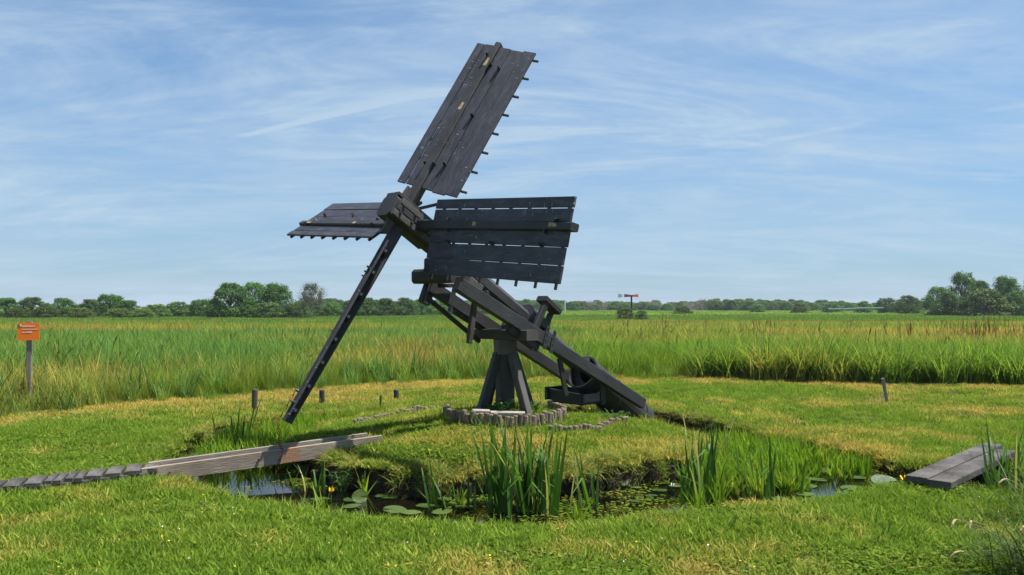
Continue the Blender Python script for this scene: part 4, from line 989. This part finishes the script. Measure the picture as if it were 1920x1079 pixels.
for px_, top, w, d, k in ((12, 557, 66, 140, 'd0'), (62, 556, 70, 138, 'm1'), (118, 557, 62, 136, 'd1'), (168, 560, 60, 140, 'm1'), (206, 549, 70, 142, 'd2'), (240, 562, 64, 138, 'd0'), (292, 569, 60, 140, 'm0'), (335, 565, 70, 145, 'm1'), (376, 559, 52, 146, 'd2')):
    ORD = ['first', 'second', 'third', 'fourth', 'fifth', 'sixth', 'seventh', 'eighth', 'ninth', 'tenth']; nth = globals().get('nth', -1) + 1
    tree(px_, top, w, d, k, '%s green tree from the left edge in the low row along the field' % ORD[nth], G1)
for px_, top, w, d in ((30, 578, 50, 131), (85, 575, 60, 132), (150, 577, 56, 131), (225, 578, 60, 132), (270, 580, 50, 132)):
    nthb = globals().get('nthb', -1) + 1
    tree(px_, top, w, d, 'y0', '%s light green bush from the left at the foot of the left tree row' % ORD[nthb], 'light bushes at the foot of the left tree row', 'shrub')
tree(432, 528, 86, 134, 'd0', 'large dark green tree at the left of the tall pair, left of the birch', None)
tree(476, 526, 72, 136, 'd1', 'tall dark tree in the middle of the group left of the birch', None)
tree(518, 527, 76, 136, 'd2', 'dark rounded tree standing next to the pale birch', None)
tree(500, 566, 80, 131, 'm0', 'broad green bush in front of the tall dark trees', None, 'shrub')
tree(555, 566, 62, 132, 'm0', 'green bush between the dark trees and the birch trunk', None, 'shrub')
tree(405, 560, 50, 138, 'd1', 'smaller dark tree leaning against the left of the tall group', None)
G2 = 'trees in the row behind the lowest sail'
nth = -1
for px_, top, w, d, k in sorted(((622, 566, 50, 150, 'm1'), (655, 563, 56, 152, 'd1'), (690, 557, 52, 155, 'm1'), (722, 558, 56, 158, 'd0'), (758, 557, 56, 160, 'm1'), (790, 559, 56, 165, 'd1'), (600, 572, 50, 148, 'm0'), (825, 561, 56, 172, 'm1'), (860, 563, 56, 180, 'd1'), (900, 566, 60, 190, 'm1'))):
    nth += 1; tree(px_, top, w, d, k, '%s tree right of the birch in the even row behind the mill' % ORD[nth], G2)
G3 = 'trees of the wood at the right edge'
for px_, top, w, d, k, lab in ((1760, 535, 62, 165, 'd1', 'dark spreading tree at the left of the right-hand wood'), (1806, 505, 62, 168, 'm2', 'tallest pale topped tree of the right-hand wood'), (1838, 523, 52, 168, 'd1', 'round tree right of the tallest one in the right-hand wood'), (1886, 513, 64, 166, 'd2', 'dark tree near the right edge with a ragged top'), (1938, 512, 50, 160, 'm2', 'tree cut by the right edge of the view'),
        (1778, 546, 56, 158, 'm1', 'mid green bushy tree in front at the left of the right-hand wood'), (1850, 541, 92, 156, 'y0', 'broad yellow-green bush in front of the right-hand wood'), (1905, 544, 60, 156, 'm1', 'green bush in front at the far right of the wood'), (1702, 553, 56, 200, 'm1', 'small tree standing left of the right-hand wood'), (1662, 557, 50, 220, 'm2', 'small tree, second to the left of the right-hand wood'), (1810, 556, 60, 157, 'd0', 'dark green bush low between the front bushes of the right wood')):
    tree(px_, top, w, d, k, lab, G3)
tree(1172, 577, 42, 118, 'y0', 'low green bush left of the small far wind pump mast', None, 'shrub')
tree(1203, 580, 28, 116, 'm0', 'tiny light bush at the foot of the far wind pump', None, 'shrub')
for px_, top, w, d, k, lab in ((1500, 568, 36, 230, 'y0', 'light round bush at the far field edge right of the wind pump'), (1420, 570, 30, 240, 'm0', 'small dark bush at the far field edge'), (1560, 568, 40, 240, 'm0', 'green bush left of the pale green netting'), (1620, 564, 36, 230, 'm1', 'small round tree behind the pale green netting'), (1280, 574, 40, 200, 'y0', 'very low bush at the far edge, right of the wind pump')):
    tree(px_, top, w, d, k, lab, None, 'shrub')
def birch():
    px_, top, d = 585, 525, 128; x = (px_ - 960) / 1600 * d; g = gz(x, d); h = EYE + (574 - top) / 1600 * d - g
    e = empty('birch_tree', (x, d, g)); tag(e, 'pale birch with white trunk and thin partly bare crown', 'tree')
    t1, c1 = tree_parts(21, L_PALE, 46, 70, 'tall', .040, .40, BIRCH); t2, c2 = tree_parts(22, L_GREY, 80, 60, 'round', .018, .36, BIRCH)
    for nm, me, w in (('trunk', t1, 3.4), ('crown', c1, 3.6), ('bare_twigs', c2, 5.6)):
        o = link(nm, me, e); o.scale = (w, w, h)
birch()
def distant_wood():
    pr = []
    for k in ('d0', 'm1', 'd2', 'm2'):
        pr.append(TV[k][1])
    g = [tree_parts(31, L_GREY, 40, 40, 'tall', .03, .1)[1]]
    n = 620; px_ = rng.uniform(560, 1790, n); d = rng.uniform(330, 430, n)
    x = (px_ - 960) / 1600 * d; z = np.full(n, -.5)
    top = 564.5 - 2.5 * np.sin(px_ / 70) + rng.normal(0, 2.2, n) - 4 * (vnoise(px_ / 40, px_ * 0, 8) - .5) + 2.0 * sstep(1200, 1600, px_)
    h = EYE + (574 - top) / 1600 * d + .5; w = rng.uniform(22, 36, n) / 1600 * d * 1.15
    gr = (vnoise(px_ / 45, px_ * 0 + 3, 9) > .58) & (rng.random(n) < .6)
    o = scatter('distant_wood', pr + g, np.stack([x, d, z], 1), rng.random(n) * 6.28, np.stack([w, w, h], 1), np.where(gr, 4, rng.integers(0, 4, n)), np.zeros(n))
    tag(o, 'long dark strip of far woodland along the horizon', 'woodland', kind='stuff')
distant_wood()

# ------------------------------------------------------------------ far things
def windpump():
    d = 118; x = (1184 - 960) / 1600 * d; g = gz(x, d); z = EYE + (574 - 555) / 1600 * d
    e = empty('wind_pump', (x, d, g)); tag(e, 'small far red and white wind pump standing in the field', 'wind pump')
    RED = plain('red_paint', (.42, .06, .035), .5, .3, .2, 4); DR = plain('dark_red_paint', (.09, .03, .028), .5, .3, .2, 4); WP = plain('white_paint', (.78, .78, .76), .5, .3, .05)
    part('mast', DR, lambda b: b.beam((x, d, g), (x, d, z + .08), (1, 0, 0), .26, .26, .20, .20), e)
    part('hub', DR, lambda b: b.beam((x - .2, d, z), (x + .25, d, z), (0, 0, 1), .22, .22), e)
    part('blade', DR, lambda b: b.beam((x - 1.0, d, z + .03), (x - .15, d, z), (0, .3, 1), .46, .05, .28), e)
    part('blade', RED, lambda b: b.beam((x + .15, d, z), (x + .95, d, z + .02), (0, .3, 1), .26, .05, .44), e)
    part('tail_boom', WP, lambda b: b.beam((x - 1.35, d, z), (x - 1.0, d, z), (0, 0, 1), .06, .06), e)
    def vane(b): b.poly([(x - 1.25, d, z + .12), (x - 1.45, d, z + .24), (x - 1.95, d, z + .24), (x - 1.78, d, z), (x - 1.95, d, z - .24), (x - 1.45, d, z - .24), (x - 1.25, d, z - .12)]); b.poly([(x - 1.25, d + .04, z + .12), (x - 1.25, d + .04, z - .12), (x - 1.45, d + .04, z - .24), (x - 1.95, d + .04, z - .24), (x - 1.78, d + .04, z), (x - 1.95, d + .04, z + .24), (x - 1.45, d + .04, z + .24)])
    part('tail_vane', WP, vane, e)
windpump()
def netting():
    d = 205; g = -.5; e = empty('crop_netting', ((1605 - 960) / 1600 * d, d, g)); tag(e, 'long low pale green netting at the far field edge before the right trees', 'netting')
    m = plain('pale_green_net', (.22, .42, .34), .7, .2, .1, 2)
    for x0, x1, zt0, zt1 in ((1553, 1578, 1.02, 1.05), (1580, 1612, .98, 1.22), (1612, 1656, 1.24, 1.28)):
        a = (x0 - 960) / 1600 * d; c = (x1 - 960) / 1600 * d
        part('net_panel', m, lambda b: b.beam((a, d, zt0 - .15), (c, d, zt1 - .15), (0, 0, 1), .34, .5), e)
        part('net_post', GREY, lambda b: b.beam((a, d, g), (a, d, zt0), (1, 0, 0), .12, .12), e)
netting()
b = MB(); d = 240; x = (1059 - 960) / 1600 * d; b.beam((x, d, gz(x, d)), (x, d, EYE + 10 / 1600 * d), (1, 0, 0), .45, .45)
b.beam((x - .25, d, EYE + 5 / 1600 * d), (x + .5, d, EYE + 7 / 1600 * d), (0, 0, 1), .3, .3)
tag(b.build('marker_post', plain('white_post', (.7, .7, .68), .7)), 'small white marker post far behind the mill', 'post')

# ------------------------------------------------------------------ the air over the flat land
def haze():
    m = bpy.data.materials.new('haze_air'); m.use_nodes = True; n = m.node_tree.nodes; n.clear()
    out = n.new('ShaderNodeOutputMaterial'); v = n.new('ShaderNodeVolumePrincipled'); v.inputs['Color'].default_value = (.80, .88, 1.0, 1); v.inputs['Density'].default_value = .00020
    v.inputs['Anisotropy'].default_value = .2
    m.node_tree.links.new(v.outputs[0], out.inputs['Volume'])
    x0, x1, y0, y1, z0, z1 = -3400, 3400, -120, 5600, -1.7, 13.0
    vv = [(x, y, z) for z in (z0, z1) for x, y in ((x0, y0), (x1, y0), (x1, y1), (x0, y1))]
    f = [(3, 2, 1, 0), (4, 5, 6, 7), (0, 1, 5, 4), (1, 2, 6, 5), (2, 3, 7, 6), (3, 0, 4, 7)]
    tag(link('haze', mesh('haze', vv, f, m)), 'thin bluish summer haze over the far field', 'haze', kind='stuff')
haze()
